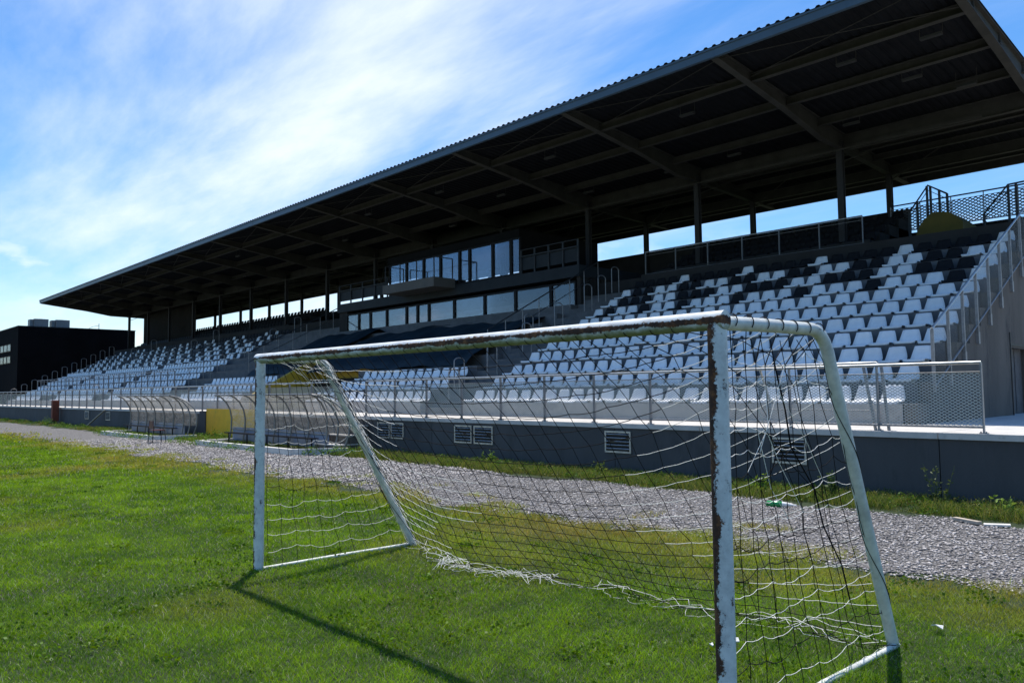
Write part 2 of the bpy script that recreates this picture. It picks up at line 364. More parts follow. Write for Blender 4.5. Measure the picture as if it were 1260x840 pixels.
def leaf_mat(name, tr=.4):
    m, nt, b = new_mat(name); nt.nodes.remove(b); out = nt.nodes['Material Output']
    at = N(nt, 'ShaderNodeAttribute', attribute_name='tint')
    d = N(nt, 'ShaderNodeBsdfDiffuse'); t = N(nt, 'ShaderNodeBsdfTranslucent'); g = N(nt, 'ShaderNodeBsdfGlossy'); g.inputs['Roughness'].default_value = .45; g.inputs['Color'].default_value = (.8,.85,.8,1)
    nt.links.new(at.outputs['Color'], d.inputs['Color'])
    hs = N(nt, 'ShaderNodeHueSaturation'); hs.inputs['Hue'].default_value = .48; hs.inputs['Saturation'].default_value = 1.1; hs.inputs['Value'].default_value = 1.25
    nt.links.new(at.outputs['Color'], hs.inputs['Color']); nt.links.new(hs.outputs[0], t.inputs['Color'])
    mx = N(nt, 'ShaderNodeMixShader'); mx.inputs[0].default_value = tr; nt.links.new(d.outputs[0], mx.inputs[1]); nt.links.new(t.outputs[0], mx.inputs[2])
    m2 = N(nt, 'ShaderNodeMixShader'); m2.inputs[0].default_value = .012; nt.links.new(mx.outputs[0], m2.inputs[1]); nt.links.new(g.outputs[0], m2.inputs[2])
    nt.links.new(m2.outputs[0], out.inputs[0]); return m
MT['blade'] = leaf_mat('grass_blade', .4)
MT['leaf'] = leaf_mat('weed_leaf', .4)

def in_view(x, y, margin=1.08):
    z = x*F.x+y*F.y; l = x*rt.x+y*rt.y
    return (z > 3.2) & (np.abs(l) < z*margin*630/f_px+.6)
def scatter(d0, d1, dens):
    """random points between two distances ahead of the view, on the pitch side"""
    L = d1*1.7; n = int(dens*L*L*1.2)
    x = -rng.random(n)*L*1.15+4; y = -rng.random(n)*0+(rng.random(n)*(g_far(0)+1.6+12)-12)
    n2 = int(dens*(L*1.15)*(24.0)); x = 4-rng.random(n2)*L*1.15; y = -10+rng.random(n2)*22.2
    z = x*F.x+y*F.y
    k = in_view(x, y) & (z >= d0) & (z < d1)
    return x[k], y[k]
NEARV = np.vectorize(g_near); FARV = np.vectorize(g_far)
PX, PY, PH, PW = [], [], [], []
for d0, d1, dens, hh, ww in ((3.6,6.5,7500,.029,.0030),(6.5,10,4200,.030,.0042),(10,16,1900,.033,.007),(16,28,560,.042,.014),(28,60,130,.05,.032)):
    x, y = scatter(d0, d1, dens)
    e = y-NEARV(x)
    keep = (e < -.5) | (rng.random(len(x)) < np.clip(.30-e*.65+1.5*(vnoise(x,y,2.2)-.52)*(e < 1.3)+.5*np.clip(vnoise(x+50,y,3.1)-.66,0,1), .0, 1))
    x, y, e = x[keep], y[keep], e[keep]
    PX.append(x); PY.append(y); PH.append(np.full(len(x), hh)*(.55+.8*rng.random(len(x)))*(.75+.6*fbm(x,y,.9))); PW.append(np.full(len(x), ww)*(.7+.6*rng.random(len(x))))
x = np.concatenate(PX); y = np.concatenate(PY); H = np.concatenate(PH); Wd = np.concatenate(PW)
dry = np.clip((y-(5.9+1.2*(fbm(x,y,.5)-.5)))/1.3, 0, 1)*(.25+.75*fbm(x+11,y+5,1.1))*.95
pat = fbm(x+30, y, .38); dry = np.clip(dry+np.clip((pat-.55)*2.2, 0, .6)+.16*(rng.random(len(x)) < .12), 0, 1)
clmp = fbm(x+7, y+3, 3.6); H = H*(.65+.8*clmp)
dry *= (.5+rng.random(len(x)))
dry = np.clip(dry, 0, 1)[:,None]
mix2 = rng.random(len(x))[:,None]**1.5*.9+(fbm(x, y, 1.3)[:,None]-.3)*.6; mix2 = np.clip(mix2+(clmp[:,None]-.5)*.9, 0, 1.25)
cg = np.array([.040,.128,.004])*(1-mix2)+np.array([.225,.41,.014])*mix2
cd = np.array([.24,.21,.03])*(1-mix2)+np.array([.42,.35,.10])*mix2
pale = (rng.random(len(x)) < .035)[:,None]
C = cg*(1-dry)+cd*dry; C = np.where(pale, np.array([.42,.42,.3]), C)
H = H*(1+.9*np.clip((y-6.3)/1.2, 0, 1)*rng.random(len(x)))
o = blade_mesh('grass', np.stack([x,y,np.zeros(len(x))], 1), H, Wd, C, 1.05, MT['blade'])
print('grass blades', len(x))

Ps, Ss, Cs = [], [], []
for _ in range(420):
    d = 4+26*rng.random()**1.4; l = (rng.random()*2-1)*d*.68
    cx, cy = d*F.x+l*rt.x, d*F.y+l*rt.y
    if cy > 7.6: continue
    nn = int(25+45*rng.random()); p, s_, c_ = None, None, None
    r_ = (.08+.22*rng.random())*np.sqrt(rng.random(nn)); a_ = rng.random(nn)*6.283
    Ps.append(np.stack([cx+r_*np.cos(a_), cy+r_*np.sin(a_), .012+.022*rng.random(nn)], 1)); Ss.append((.012+.016*rng.random(nn))*(1+d/25))
    bc = [np.array([.05,.12,.008]),np.array([.09,.18,.01]),np.array([.10,.17,.015])][rng.integers(3)]; Cs.append(bc*(.7+.6*rng.random((nn,1))))
CLOVER = (np.concatenate(Ps), np.concatenate(Ss), np.concatenate(Cs))

# gravel stones
n = 110000
x = 1.5-rng.random(n)**1.5*34; y = 7.2+rng.random(n)*4.0
k = in_view(x, y) & (y > NEARV(x)-.25+.5*(vnoise(x,y,3)-.5)) & (y < FARV(x)+.15); x, y = x[k], y[k]; n = len(x)
sz = (.006+.016*rng.random(n)**2.5)*np.where(-x > 12, 1.5, 1)
octv = np.array([(1,0,0),(0,1,0),(-1,0,0),(0,-1,0),(0,0,.8),(0,0,-.6)], float)
V = octv[None]*(.7+.6*rng.random((n,6,1)))
an = rng.random(n)*6.283; ca, sa = np.cos(an), np.sin(an)
Vx = V[:,:,0]*ca[:,None]-V[:,:,1]*sa[:,None]; Vy = V[:,:,0]*sa[:,None]+V[:,:,1]*ca[:,None]
tl = (rng.random((n,1))-.5)*.9
V = np.stack([Vx*1.25, Vy, V[:,:,2]*.75+Vx*tl], 2)*sz[:,None,None]
V += np.stack([x, y, sz*.3+.004], 1)[:,None,:]
tri = np.array([(0,1,4),(1,2,4),(2,3,4),(3,0,4),(1,0,5),(2,1,5),(3,2,5),(0,3,5)])
me = bpy.data.meshes.new('gravel_stones'); me.vertices.add(n*6); me.vertices.foreach_set('co', V.astype(np.float32).ravel())
lp = ((np.arange(n)*6)[:,None,None]+tri[None]).ravel().astype(np.int32); me.loops.add(len(lp)); me.loops.foreach_set('vertex_index', lp)
me.polygons.add(n*8); me.polygons.foreach_set('loop_start', (np.arange(n*8)*3).astype(np.int32))
at = me.color_attributes.new('tint', 'FLOAT_COLOR', 'POINT'); g = (.11+.46*rng.random(n)**1.2)
cc = np.stack([g*1.06, g*.97, g*.89+.008*rng.random(n), np.ones(n)], 1); at.data.foreach_set('color', np.repeat(cc, 6, 0).astype(np.float32).ravel())
me.update(calc_edges=True); me.validate()
m, nt, bs = new_mat('stone'); a_ = N(nt, 'ShaderNodeAttribute', attribute_name='tint'); nt.links.new(a_.outputs['Color'], bs.inputs['Base Color']); bs.inputs['Roughness'].default_value = .9
me.materials.append(m); o = bpy.data.objects.new('gravel_stones', me); COL.objects.link(o); o['kind'] = 'stuff'

# ------------------------------------------------------------------ weeds
def leaf_cloud(cx, cy, n, rad, hgt, base, spread=.35, size=(.02,.05)):
    """leaf quads on imaginary stems about (cx,cy); returns roots, dirs, sizes, colours"""
    r = rad*np.sqrt(rng.random(n)); a = rng.random(n)*6.283
    x = cx+r*np.cos(a); y = cy+r*np.sin(a); z = hgt*rng.random(n)**.8*(1-.6*(r/rad)**2)
    s = size[0]+(size[1]-size[0])*rng.random(n)
    c = np.array(base)*(1+spread*(rng.random((n,1))-.5)*2)*np.array([1,1,1])
    return np.stack([x,y,z+.01], 1), s, c
def leaf_mesh(name, P, s, c, mat, kind=None, parent=None, aspect=.45, upish=.5):
    n = len(P); d = rng.normal(size=(n,3)); d[:,2] = np.abs(d[:,2])*upish+.15; d /= np.linalg.norm(d, axis=1)[:,None]
    q = rng.normal(size=(n,3)); w = np.cross(d, q); w /= np.linalg.norm(w, axis=1)[:,None]
    L = s[:,None]; A = P; B_ = P+d*L*.5+w*L*aspect*.5; Cc = P+d*L; D = P+d*L*.5-w*L*aspect*.5
    V = np.stack([A,B_,Cc,D], 1).reshape(-1,3)
    me = bpy.data.meshes.new(name); me.vertices.add(4*n); me.vertices.foreach_set('co', V.astype(np.float32).ravel())
    me.loops.add(4*n); me.loops.foreach_set('vertex_index', np.arange(4*n, dtype=np.int32)); me.polygons.add(n); me.polygons.foreach_set('loop_start', (np.arange(n)*4).astype(np.int32))
    at = me.color_attributes.new('tint', 'FLOAT_COLOR', 'POINT'); at.data.foreach_set('color', np.repeat(np.concatenate([c, np.ones((n,1))], 1), 4, 0).astype(np.float32).ravel())
    me.update(calc_edges=True); me.validate(); me.materials.append(mat)
    o = bpy.data.objects.new(name, me); COL.objects.link(o)
    if kind: o['kind'] = kind
    if parent is not None: o.parent = parent; o.location = -wloc(parent)
    return o
leaf_mesh('clover', *CLOVER, MT['leaf'], kind='stuff', aspect=.8, upish=.35)
Ps, Ss, Cs = [], [], []
def clump(*a, **k):
    p, s, c = leaf_cloud(*a, **k); Ps.append(p); Ss.append(s); Cs.append(c)
xw = -1.5
while xw > -88:
    far = -xw
    big = 1+far/40
    for _ in range(6 if far < 14 else (4 if far < 30 else 2)):
        yy = 11.0+rng.random()*1.1
        hh = (.06+.16*rng.random()**2)*(1 if yy > 11.3 else .6)*(1.25 if -27 < xw < -18 else 1)
        gcol = [(.07,.14,.02),(.09,.17,.03),(.05,.10,.02),(.16,.16,.05)][rng.integers(4)]
        clump(xw+rng.random()*.3, yy, int(70/big)+18, .16+.16*rng.random(), hh, gcol, size=(.018*big,.045*big))
    if rng.random() < .3: clump(xw, 10.75+rng.random()*.25, 30, .14, .06, (.14,.15,.04), size=(.015*big,.035*big))
    xw -= .22*(1+far/45)
for cx, cy, hh in ((-26.3,9.95,.35),(-25.5,10.0,.45),(-27.6,10.05,.25),(-24.2,10.05,.25),(-22.8,10.0,.25),(-21.4,10.1,.2),(-27.5,11.3,.5),(-26.8,11.5,.45),(-30.4,10.1,.3),(-33.5,10.05,.3),(-32.4,10.0,.3),(-31.4,10.0,.25),(-36.6,10.2,.3),(-35.4,10.1,.25),(-52.6,11.7,.5),(-51.6,11.6,.4),(-19.0,10.6,.25),(-18.2,10.9,.3),(-17.6,11.2,.3)):
    clump(cx, cy, 160, .35, hh, (.10,.19,.03), size=(.04,.09))
leaf_mesh('weeds', np.concatenate(Ps), np.concatenate(Ss), np.concatenate(Cs), MT['leaf'], kind='stuff')
# grass growing among the weeds at the wall foot
n = 70000; x = -1.0-rng.random(n)**1.6*42; y = 10.75+rng.random(n)*1.45; k = in_view(x, y) & (vnoise(x,y,1.7) > .18+.4*(y < 10.95)); x, y = x[k], y[k]; n = len(x)
mm = rng.random((n,1)); cw = np.array([.05,.12,.012])*(1-mm)+np.array([.2,.2,.06])*mm
blade_mesh('verge_grass', np.stack([x,y,np.zeros(n)], 1), .05+.15*rng.random(n)**1.5, .005+.0003*(-x)+.003*rng.random(n), cw, .7, MT['blade'])

def weed_plant(loc, stems, h, leaf, col, label, group=None, seed=0):
    r = empty('weed_plant', loc, label, 'weed', group)
    b = MB(); P, s = [], []
    rr = random.Random(seed)
    for i in range(stems):
        a = rr.random()*6.28; l = h*(.6+.4*rr.random()); t = .1+.25*rr.random()
        p0 = Vector(loc)+Vector((.05*math.cos(a), .05*math.sin(a), 0)); p1 = p0+Vector((math.cos(a)*t*l, math.sin(a)*t*l, l)); pm = (p0+p1)/2+Vector((0,0,.05*l))
        b.tube([p0,pm,p1], [.006,.004,.002], 5)
        for q in range(int(14*l/.4)):
            f = .2+.8*rr.random(); pp = p0.lerp(p1, f); P.append(tuple(pp)); s.append(leaf*(1.15-.6*f)*(.6+.7*rr.random()))
    b.build('stem', simple('weed_stem_%d' % seed, (.08,.11,.03), .8), r)
    P = np.array(P); c = np.array(col)*(1+.5*(rng.random((len(P),1))-.5))
    leaf_mesh('foliage', P, np.array(s), c, MT['leaf'], parent=r)
    return r
weed_plant((-3.8,11.6,0), 5, .62, .085, (.07,.10,.035), 'tall spindly dark weed against the bare right end of the wall', None, 1)
weed_plant((-3.0,11.45,0), 9, .26, .11, (.2,.3,.06), 'bright green rosette weed at the wall foot near the right picture edge', None, 2)
weed_plant((-5.35,11.5,0), 6, .5, .10, (.05,.085,.025), 'dark bushy weed at the wall foot between goal post and slanting stay', None, 3)
weed_plant((-6.35,11.35,0), 8, .36, .12, (.15,.25,.04), 'light green leafy weed at the wall foot beside the green bottle', None, 4)
weed_plant((-13.2,11.7,0), 7, .34, .11, (.12,.2,.035), 'light green weed below the paired wall vents behind the net', None, 5)
weed_plant((-9.9,11.7,0), 6, .32, .10, (.13,.18,.04), 'green weed below the single wall vent in the middle of the net', None, 6)

# ------------------------------------------------------------------ goal
LBx, RBx, GY, GH = -7.1, -2.09, 3.37, 2.0
GB = 5.2
goal = empty('football_goal', (-4.6,GY,0), 'old white football goal with rusty crossbar and torn net on the grass', 'goal')
r = .048
def pipe(name, pts, rad, mat, loc, n=20):
    b = MB(); b.tube(pts, rad, n); return b.build(name, mat, goal, loc)
pts = [(LBx-.05+(RBx-LBx+.1)*i/24, GY, GH-.004*math.sin(math.pi*i/24)) for i in range(25)]
pipe('crossbar', pts, r, 'crossbar', (-4.6,GY,GH), 24)
for px in (LBx, RBx):
    pipe('goal_post', [(px,GY,-.05+ (GH-.02+.05)*i/10) for i in range(11)], r, 'postpaint', (px,GY,1), 24)
bend = {LBx: 4.12, RBx: 4.55}
def stay_pts(px):
    yb = bend[px]; yB = 5.12 if px == LBx else 5.3
    out = [(px,GY+.045,GH-.01), (px,GY+.5,GH), (px,yb-.18,GH+.005)]
    for t in (.25,.5,.75,1): # rounded bend
        a = t*math.pi/2*.82
        out.append((px+.02*t, yb-.18+.17*math.sin(a), GH+.005-.17*(1-math.cos(a))))
    x1, y1, z1 = out[-1]
    for t in (.25,.5,.75,1): out.append((x1+(px+.1-x1)*t if px == LBx else x1+(px+.04-x1)*t, y1+(yB-y1)*t, z1+(-.03-z1)*t))
    return out
for px in (LBx, RBx): pipe('back_stay', stay_pts(px), .037, 'polepaint', (px,4.4,1.2), 16)
for px in (LBx, RBx):
    yB = 5.12 if px == LBx else 5.3
    pipe('ground_bar', [(px,GY+.04,.006),(px+.03,(GY+yB)/2,.012),(px+.06,yB,.008)], .02, 'polepaint', (px,4.2,0), 12)

# net ------------------------------------------------
def lerp(a, c, t): return np.asarray(a, float)*(1-t)+np.asarray(c, float)*t
def poly_at(pts, t):
    P = np.array(pts, float); d = np.r_[0, np.cumsum(np.linalg.norm(np.diff(P, axis=0), axis=1))]; d /= d[-1]
    return np.array([np.interp(t, d, P[:,i]) for i in range(3)])
Ledge = [(LBx+.06,GY+.03,1.96)]+[(p[0]+.05,p[1]+.0,p[2]+.0) for p in stay_pts(LBx)[1:]]
Redge = [(RBx-.06,GY+.03,1.96)]+[(p[0]-.05,p[1]+.0,p[2]+.0) for p in stay_pts(RBx)[1:]]
Bot = [(-6.95,5.12,.02),(-6.55,4.95,.03),(-6.1,4.85,.03),(-5.65,4.72,.03),(-5.3,4.8,.03),(-4.9,4.98,.04),(-4.45,5.1,.03),(-3.95,5.05,.03),(-3.5,5.02,.03),(-3.0,5.15,.03),(-2.05,5.28,.03)]
def back(u, v):
    T = lerp((LBx+.06,GY+.03,1.965), (RBx-.06,GY+.03,1.965), u); B = poly_at(Bot, u)
    L = poly_at(Ledge, v)-lerp(Ledge[0], Bot[0], v); R = poly_at(Redge, v)-lerp(Redge[0], Bot[-1], v)
    p = T*(1-v)+B*v+(1-u)**6*L+u**7*R
    sag = math.sin(math.pi*u)*math.sin(math.pi*min(1, v*1.05))
    p = p+np.array([0, .10*sag, -.16*sag*(.5+.5*v)])
    p[2] = max(p[2], .015+.02*rng.random())
    return p
nb = MB(); RN = .0021
def cord(pts, mi, rad=RN, sag=0.0, sub=1):
    P = []
    for i in range(len(pts)-1):
        a, c = np.array(pts[i]), np.array(pts[i+1])
        for k in range(sub):
            t = k/sub; q = a*(1-t)+c*t; q[2] -= sag*4*t*(1-t); P.append(q)
    P.append(np.array(pts[-1])); nb.tube(P, rad*(.9 if mi == 0 else 1.3), 4, mi, cap=False, smooth=True)
NU, NV = 31, 19
G = np.zeros((NU+1, NV+1, 3))
for i in range(NU+1):
    for j in range(NV+1):
        u, v = i/NU, (j/NV)**.93
        ju = np.clip(u+.0025*rng.normal()*(0 < i < NU)+.008*math.sin(j*.5+i*.3)*(0 < i < NU)*v, 0, 1)
        G[i,j] = back(ju, min(1, max(0, v+.002*rng.normal())))
for i in range(1, NU): cord(list(G[i]), 1)
for j in range(1, NV+1):
    a = int(NU*(.33+.10*math.sin(j*.7)+.04*rng.normal())); c = int(NU*(.82+.10*math.sin(j*.35+1)))
    cord(list(G[:a+1,j]), 0, sag=.004, sub=2)
    if c > a: cord(list(G[a:c+1,j]), 1, sag=.004, sub=2)
    cord(list(G[max(a,c):,j]), 0, sag=.006, sub=2)
# bunched bottom edge lying on the grass
for q in range(10):
    ph = rng.random()*6; pts = []
    lo, hi = (.0, 1.) if q < 4 else ((.14, .47) if q < 8 else (.55, .95))
    for t in np.linspace(lo, hi, 46):
        p = poly_at(Bot, t); pts.append((p[0]+.05*math.sin(t*31+ph), p[1]+.10*math.sin(t*(17+q*3)+ph)+.03*rng.normal()-.05, max(.012, .035+.03*math.sin(t*40+ph*2)+.01*rng.normal())))
    cord(pts, 1 if q in (0, 2) else 0)
for q in range(26):
    t = .18+.27*rng.random(); p = poly_at(Bot, t); a = rng.random()*6.28; l = .1+.2*rng.random()
    cord([(p[0]+.2*rng.normal()*.4, p[1]-.18*rng.random(), .02+.04*rng.random()), (p[0]+math.cos(a)*l*.5, p[1]-.08+math.sin(a)*l*.4, .06+.03*rng.random()), (p[0]+math.cos(a)*l, p[1]-.08+math.sin(a)*l*.8, .02)], 0 if rng.random() < .75 else 1)
# gathered cords tied along the left stay
LS = stay_pts(LBx)
for q in range(15):
    ph = q*.7; pts = []
    for t in np.linspace(.12, 1, 30):
        p = poly_at(LS, t); rr = .044+.03*abs(math.sin(q+t*7)); a = t*(4+.6*q)+ph
        pts.append((p[0]+rr*math.cos(a), p[1]+rr*math.sin(a)*.8, max(.02, p[2]+.01)))
    cord(pts, 0 if q % 3 else 1)
for q in range(12):
    t0 = .28+.55*q/12; p = poly_at(LS, t0); g = G[2+(q % 3), min(NV, int(t0*NV)+2)]
    cord([p+np.array([.03,0,0]), (p+g)/2+np.array([0,0,-.03]), g], 0 if q % 2 else 1)
for q in range(12):
    a = np.array([LBx+.25+.07*q, GY+.04, 1.955]); c = poly_at(LS, .18+.055*q)+np.array([.05,0,0]); m = (a+c)/2+np.array([.03*rng.normal(), .02, -.06-.05*rng.random()])
    cord([a, (a+m)/2+np.array([0,0,-.015]), m, (m+c)/2, c], 0 if q % 3 else 1)
def side(px, nu, nv, s, sagH, jit, wmul):
    st = stay_pts(px); z0 = .05; top = st[1:]
    H_ = np.zeros((nu+1, nv+1, 3))
    for i in range(nu+1):
        u = i/nu
        # top of each drop lies on the top bar / bend, bottom on the ground bar
        for j in range(nv+1):
            v = j/nv
            A = np.array([px+s*.02, GY+.07, 1.93*(1-v)+.03*v])
            zz = 1.95*(1-v)+.03*v
            # stay position at that height
            ys = np.interp(zz, [0, 1.83, 2.0], [5.12 if px == LBx else 5.3, bend[px]-.01, bend[px]-.18])
            Bp = np.array([px+.03*(1-zz/2), ys-.03, zz])
            p = A*(1-u)+Bp*u
            p[2] -= sagH*math.sin(math.pi*u)*(.3+v)*(1-v*.75)
            p += np.array([s*.05*math.sin(math.pi*u)*math.sin(math.pi*v), jit*rng.normal(), jit*rng.normal()*1.0*(0 < j < nv)+jit*1.6*math.sin(i*1.7+j*.9)*(0 < j < nv)])
            p[2] = max(.02, p[2]); H_[i,j] = p
    for i in range(0, nu+1): cord(list(H_[i]), 1, RN*.9)
    for j in range(1, nv+1):
        if px == RBx and j in (3, 4): 
            cord(list(H_[:4,j]), 0, sag=.01, sub=3); continue
        w = rng.random() < wmul
        cord(list(H_[:,j]), 0 if w else 1, sag=.012, sub=3)
    return H_
HR = side(RBx, 10, 16, -1, .06, .012, .6)
HL = side(LBx, 10, 13, 1, .06, .010, .9)
# torn, knotted patch near the top of the right side and cords looped over the top bar
for q in range(9):
    a = HR[rng.integers(1, 8), rng.integers(1, 6)]; c = HR[rng.integers(2, 9), rng.integers(3, 9)]; md = (a+c)/2+np.array([.02*rng.normal(), .04*rng.normal(), -.08*rng.random()])
    cord([a, md, c], 0 if q % 3 else 1, RN*1.1)
for q in range(7):
    yy = GY+.12+.16*q; cen = (RBx, yy, 2.0)
    cord([(RBx+.043*math.cos(t), yy+.05*t/6.28, 2.0+.043*math.sin(t)) for t in np.linspace(-.6, 4.2, 12)]+[tuple(HR[min(9,1+q),1])], 1, RN*1.2)
zz = [HR[5,1], HR[5,3]+np.array([0,.08,0]), HR[6,5]+np.array([0,-.03,0]), HR[7,7], HR[7,9]+np.array([0,.05,0]), HR[8,11], HR[8,13]]
cord(zz, 1, RN*1.8)
cord([poly_at(stay_pts(RBx), t)+np.array([.04*math.cos(t*22), .04*math.sin(t*22), 0]) for t in np.linspace(.3, .98, 60)], 1, RN)
# ties along the crossbar
for i in range(1, NU, 1):
    x_ = G[i,0][0]; cord([(x_+.02*t/6, GY+.052*math.cos(t), GH+.052*math.sin(t)) for t in np.linspace(-2.6, -.2, 7)], 1, RN*.8)
nb.build('goal_net', ['cordw','cordb'], goal)

# ------------------------------------------------------------------ grandstand
gs = empty('grandstand', (-42,YW,0), 'long open grandstand with a dark cantilever roof behind the goal', 'grandstand')
VENTS = [(-10.23,-9.57),(-6.59,-5.98),(-15.05,-14.39),(-14.31,-13.63),(-18.45,-17.85),(-17.79,-17.2),(-46.9,-46.2),(-43.2,-42.5)]
b = MB(); xq = 8
while xq > -96: b.box(xq-5.985, xq, YW, YW+.24, 0, ZW-.09); xq -= 6
b.box(-96, 8, YW+.03, YW+.255, 0, ZW-.095)
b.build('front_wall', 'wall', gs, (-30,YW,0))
b = MB()
xq = 8
while xq > -96: b.box(xq-3.985, xq, YW-.035, Y0+.1 if xq < XE else 31, ZW-.088, ZW); xq -= 4
b.build('walkway', 'slab', gs, (-30,YW,0))
b = MB(); b.box(-96, 8, YW+.26, 31, 0, ZW-.1); b.build('walkway_fill', 'terrace', gs)
for x0, x1 in VENTS:
    b = MB(); y = YW-.012
    b.box(x0, x1, y-.02, y+.01, .42, .455); b.box(x0, x1, y-.02, y+.01, .815, .85); b.box(x0, x0+.035, y-.02, y+.01, .455, .815); b.box(x1-.035, x1, y-.02, y+.01, .455, .815)
    for q in range(5):
        z = .475+.07*q; b.bar((x0+.035,y-.006,z+.02), (x1-.035,y-.006,z+.02), .012, .042, 0, (0,.75,-.66))
    b.box(x0+.03, x1-.03, y+.004, y+.009, .45, .82, 1)
    b.build('vent', ['galv','frame'], gs, (x0,y,.4))
# terraces with their gaps
VOM = (-31.6,-27.0)
b = MB()
def terr(x0, x1, k0=0, k1=NR):
    for k in range(k0, k1):
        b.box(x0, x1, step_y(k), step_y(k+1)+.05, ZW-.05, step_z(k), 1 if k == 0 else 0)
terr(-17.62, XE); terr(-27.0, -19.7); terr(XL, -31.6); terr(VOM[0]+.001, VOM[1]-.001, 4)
# left stair flight between main block and box: half-height steps
for k in range(22):
    b.box(-19.699, -17.621, Y0+TR/2*k, Y0+TR/2*(k+1)+.03, ZW-.05, 1.17+RI/2*k)
b.build('terrace', ['terrace','riser'], gs, (-42,YW,0))
# end face
b = MB()
poly = [(Y0,ZW-.02),(Y0,step_z(0)+.002)]
for k in range(NR): poly += [(step_y(k+1),step_z(k)+.002),(step_y(k+1),step_z(k+1)+.002 if k < NR-1 else 5.95)]
poly += [(YBC+.3,5.95),(YBC+.3,2.55),(22.3,2.55),(22.3,ZW-.02),(20.7,ZW-.02),(20.7,2.55),(20.69,2.55),(20.69,ZW-.02)]
# split round the doorway so that every face stays simple
left = [(Y0,ZW-.02)]+[p for p in poly[1:] if p[0] <= 20.7][:]
steps = []
for k in range(NR):
    y0_, y1_ = step_y(k), step_y(k+1)
    zt = step_z(k)+.002
    if y1_ <= 20.7 or y0_ >= 22.3: b.box(XE-.02, XE+.2, y0_, y1_, ZW-.02, zt)
    elif y0_ < 20.7: b.box(XE-.02, XE+.2, y0_, 20.7, ZW-.02, zt); b.box(XE-.02, XE+.2, 20.7, y1_, 2.55, zt)
    elif y1_ > 22.3: b.box(XE-.02, XE+.2, y0_, 22.3, 2.55, zt); b.box(XE-.02, XE+.2, 22.3, y1_, ZW-.02, zt)
    else: b.box(XE-.02, XE+.2, y0_, y1_, 2.55, zt)
b.box(XE-.02, XE+.2, step_y(NR), YBC+.3, ZW-.02, 5.94)
b.build('end_wall', 'endwall', gs, (XE,Y0,0))
b = MB(); b.box(XE-.6, XE-.021, 20.72, 22.28, ZW, 2.54, 0); b.build('doorway', 'frame', gs, (XE,20.7,0))
b = MB(); b.bar((XE+.205,20.62,2.62), (XE+.205,22.4,2.62), .03, .05); b.bar((XE+.205,20.62,1.0), (XE+.205,20.62,2.9), .03, .04); b.build('door_frame', 'darksteel', gs)
# wall behind the top row, upper deck, black upper tiers, rear parapet
YU = step_y(NR)
b = MB()
for x0, x1 in ((-17.62, XE), (XL, -37.6)):
    b.box(x0, x1, YU+.051, YU+.35, 4.0, 5.95)
    b.box(x0, x1, YU+.351, YBC+.3, 4.0, 5.94)
for k in range(4):
    for x0, x1 in ((-17.6,-9.6), (-78,-47)): b.box(x0, x1, 24.2+.8*k, 27.5, 5.9, 6.2+.34*k)
b.box(-19.69, -17.63, 23.3, 28.8, 4.0, 5.85)
b.build('upper_deck', 'darkwall', gs, (-42,24,0))
b = MB(); b.box(-24.5, -10.0, YBC+.1, YBC+.3, 5.9, 7.92); b.box(-79, -37.6, YBC+.1, YBC+.3, 5.9, 7.5); b.box(-9.999, XE+.1, YBC+.1, YBC+.3, 5.9, 7.05)
b.build('rear_wall', 'darkwall', gs, (-42,YBC,0))
b = MB()
for i in range(80):
    x = -65.5-.16*i; b.box(x-.09, x, 25.3, 25.36+.04*(i % 2), 5.9, 9.55)
b.build('cladding_panel', 'brown', gs, (-70,25,0))
# yellow vomitory
b = MB()
b.add([(VOM[0]+.02,Y0-.02,ZW),(VOM[0]+.02,18.3,ZW),(VOM[0]+.02,18.3,3.02),(VOM[0]+.02,17.2,3.02),(VOM[0]+.02,Y0-.02,1.62),(VOM[0]-.2,Y0-.02,ZW),(VOM[0]-.2,18.3,ZW),(VOM[0]-.2,18.3,3.02),(VOM[0]-.2,17.2,3.02),(VOM[0]-.2,Y0-.02,1.62)],
      [(0,1,2,3,4),(9,8,7,6,5),(0,4,9,5),(4,3,8,9),(3,2,7,8),(1,6,7,2)])
b.box(VOM[0]+.03, VOM[1], 17.7, 17.76, ZW, 2.95)
b.build('vomitory_wall', 'ochre', gs, (-30,Y0,ZW))
b = MB(); b.box(VOM[0]+.03, VOM[1]-.002, 17.55, 17.69, ZW+.0, 2.3); b.build('vomitory_opening', 'frame', gs)
# yellow panel let into the wall
b = MB(); b.box(-30.3, -25.8, YW-.06, YW-.002, .1, 1.12); b.build('yellow_wall_panel', 'yellow', gs, (-28,YW,0))
b = MB(); b.box(-30.9, -30.31, YW-.09, YW-.003, 0, 1.02); b.build('wall_pier', 'wall', gs, (-30.6,YW,0))
# yellow stair head on the upper deck at the right
b = MB()
b.add([(-8.25,24.0,5.95),(-6.95,24.0,5.95),(-6.95,24.0,6.3),(-7.3,24.0,6.62),(-7.75,24.0,6.68),(-8.05,24.0,6.4),(-8.25,25.4,5.95),(-6.95,25.4,5.95),(-6.95,25.4,6.3),(-7.3,25.4,6.62),(-7.75,25.4,6.68),(-8.05,25.4,6.4)],
      [(0,1,2,3,4,5),(11,10,9,8,7,6)]+[(i,i+6,(i+1)%6+6,(i+1)%6) for i in range(6)])
b.build('stair_head', 'shadedyellow', gs, (-7.6,24,5.9))
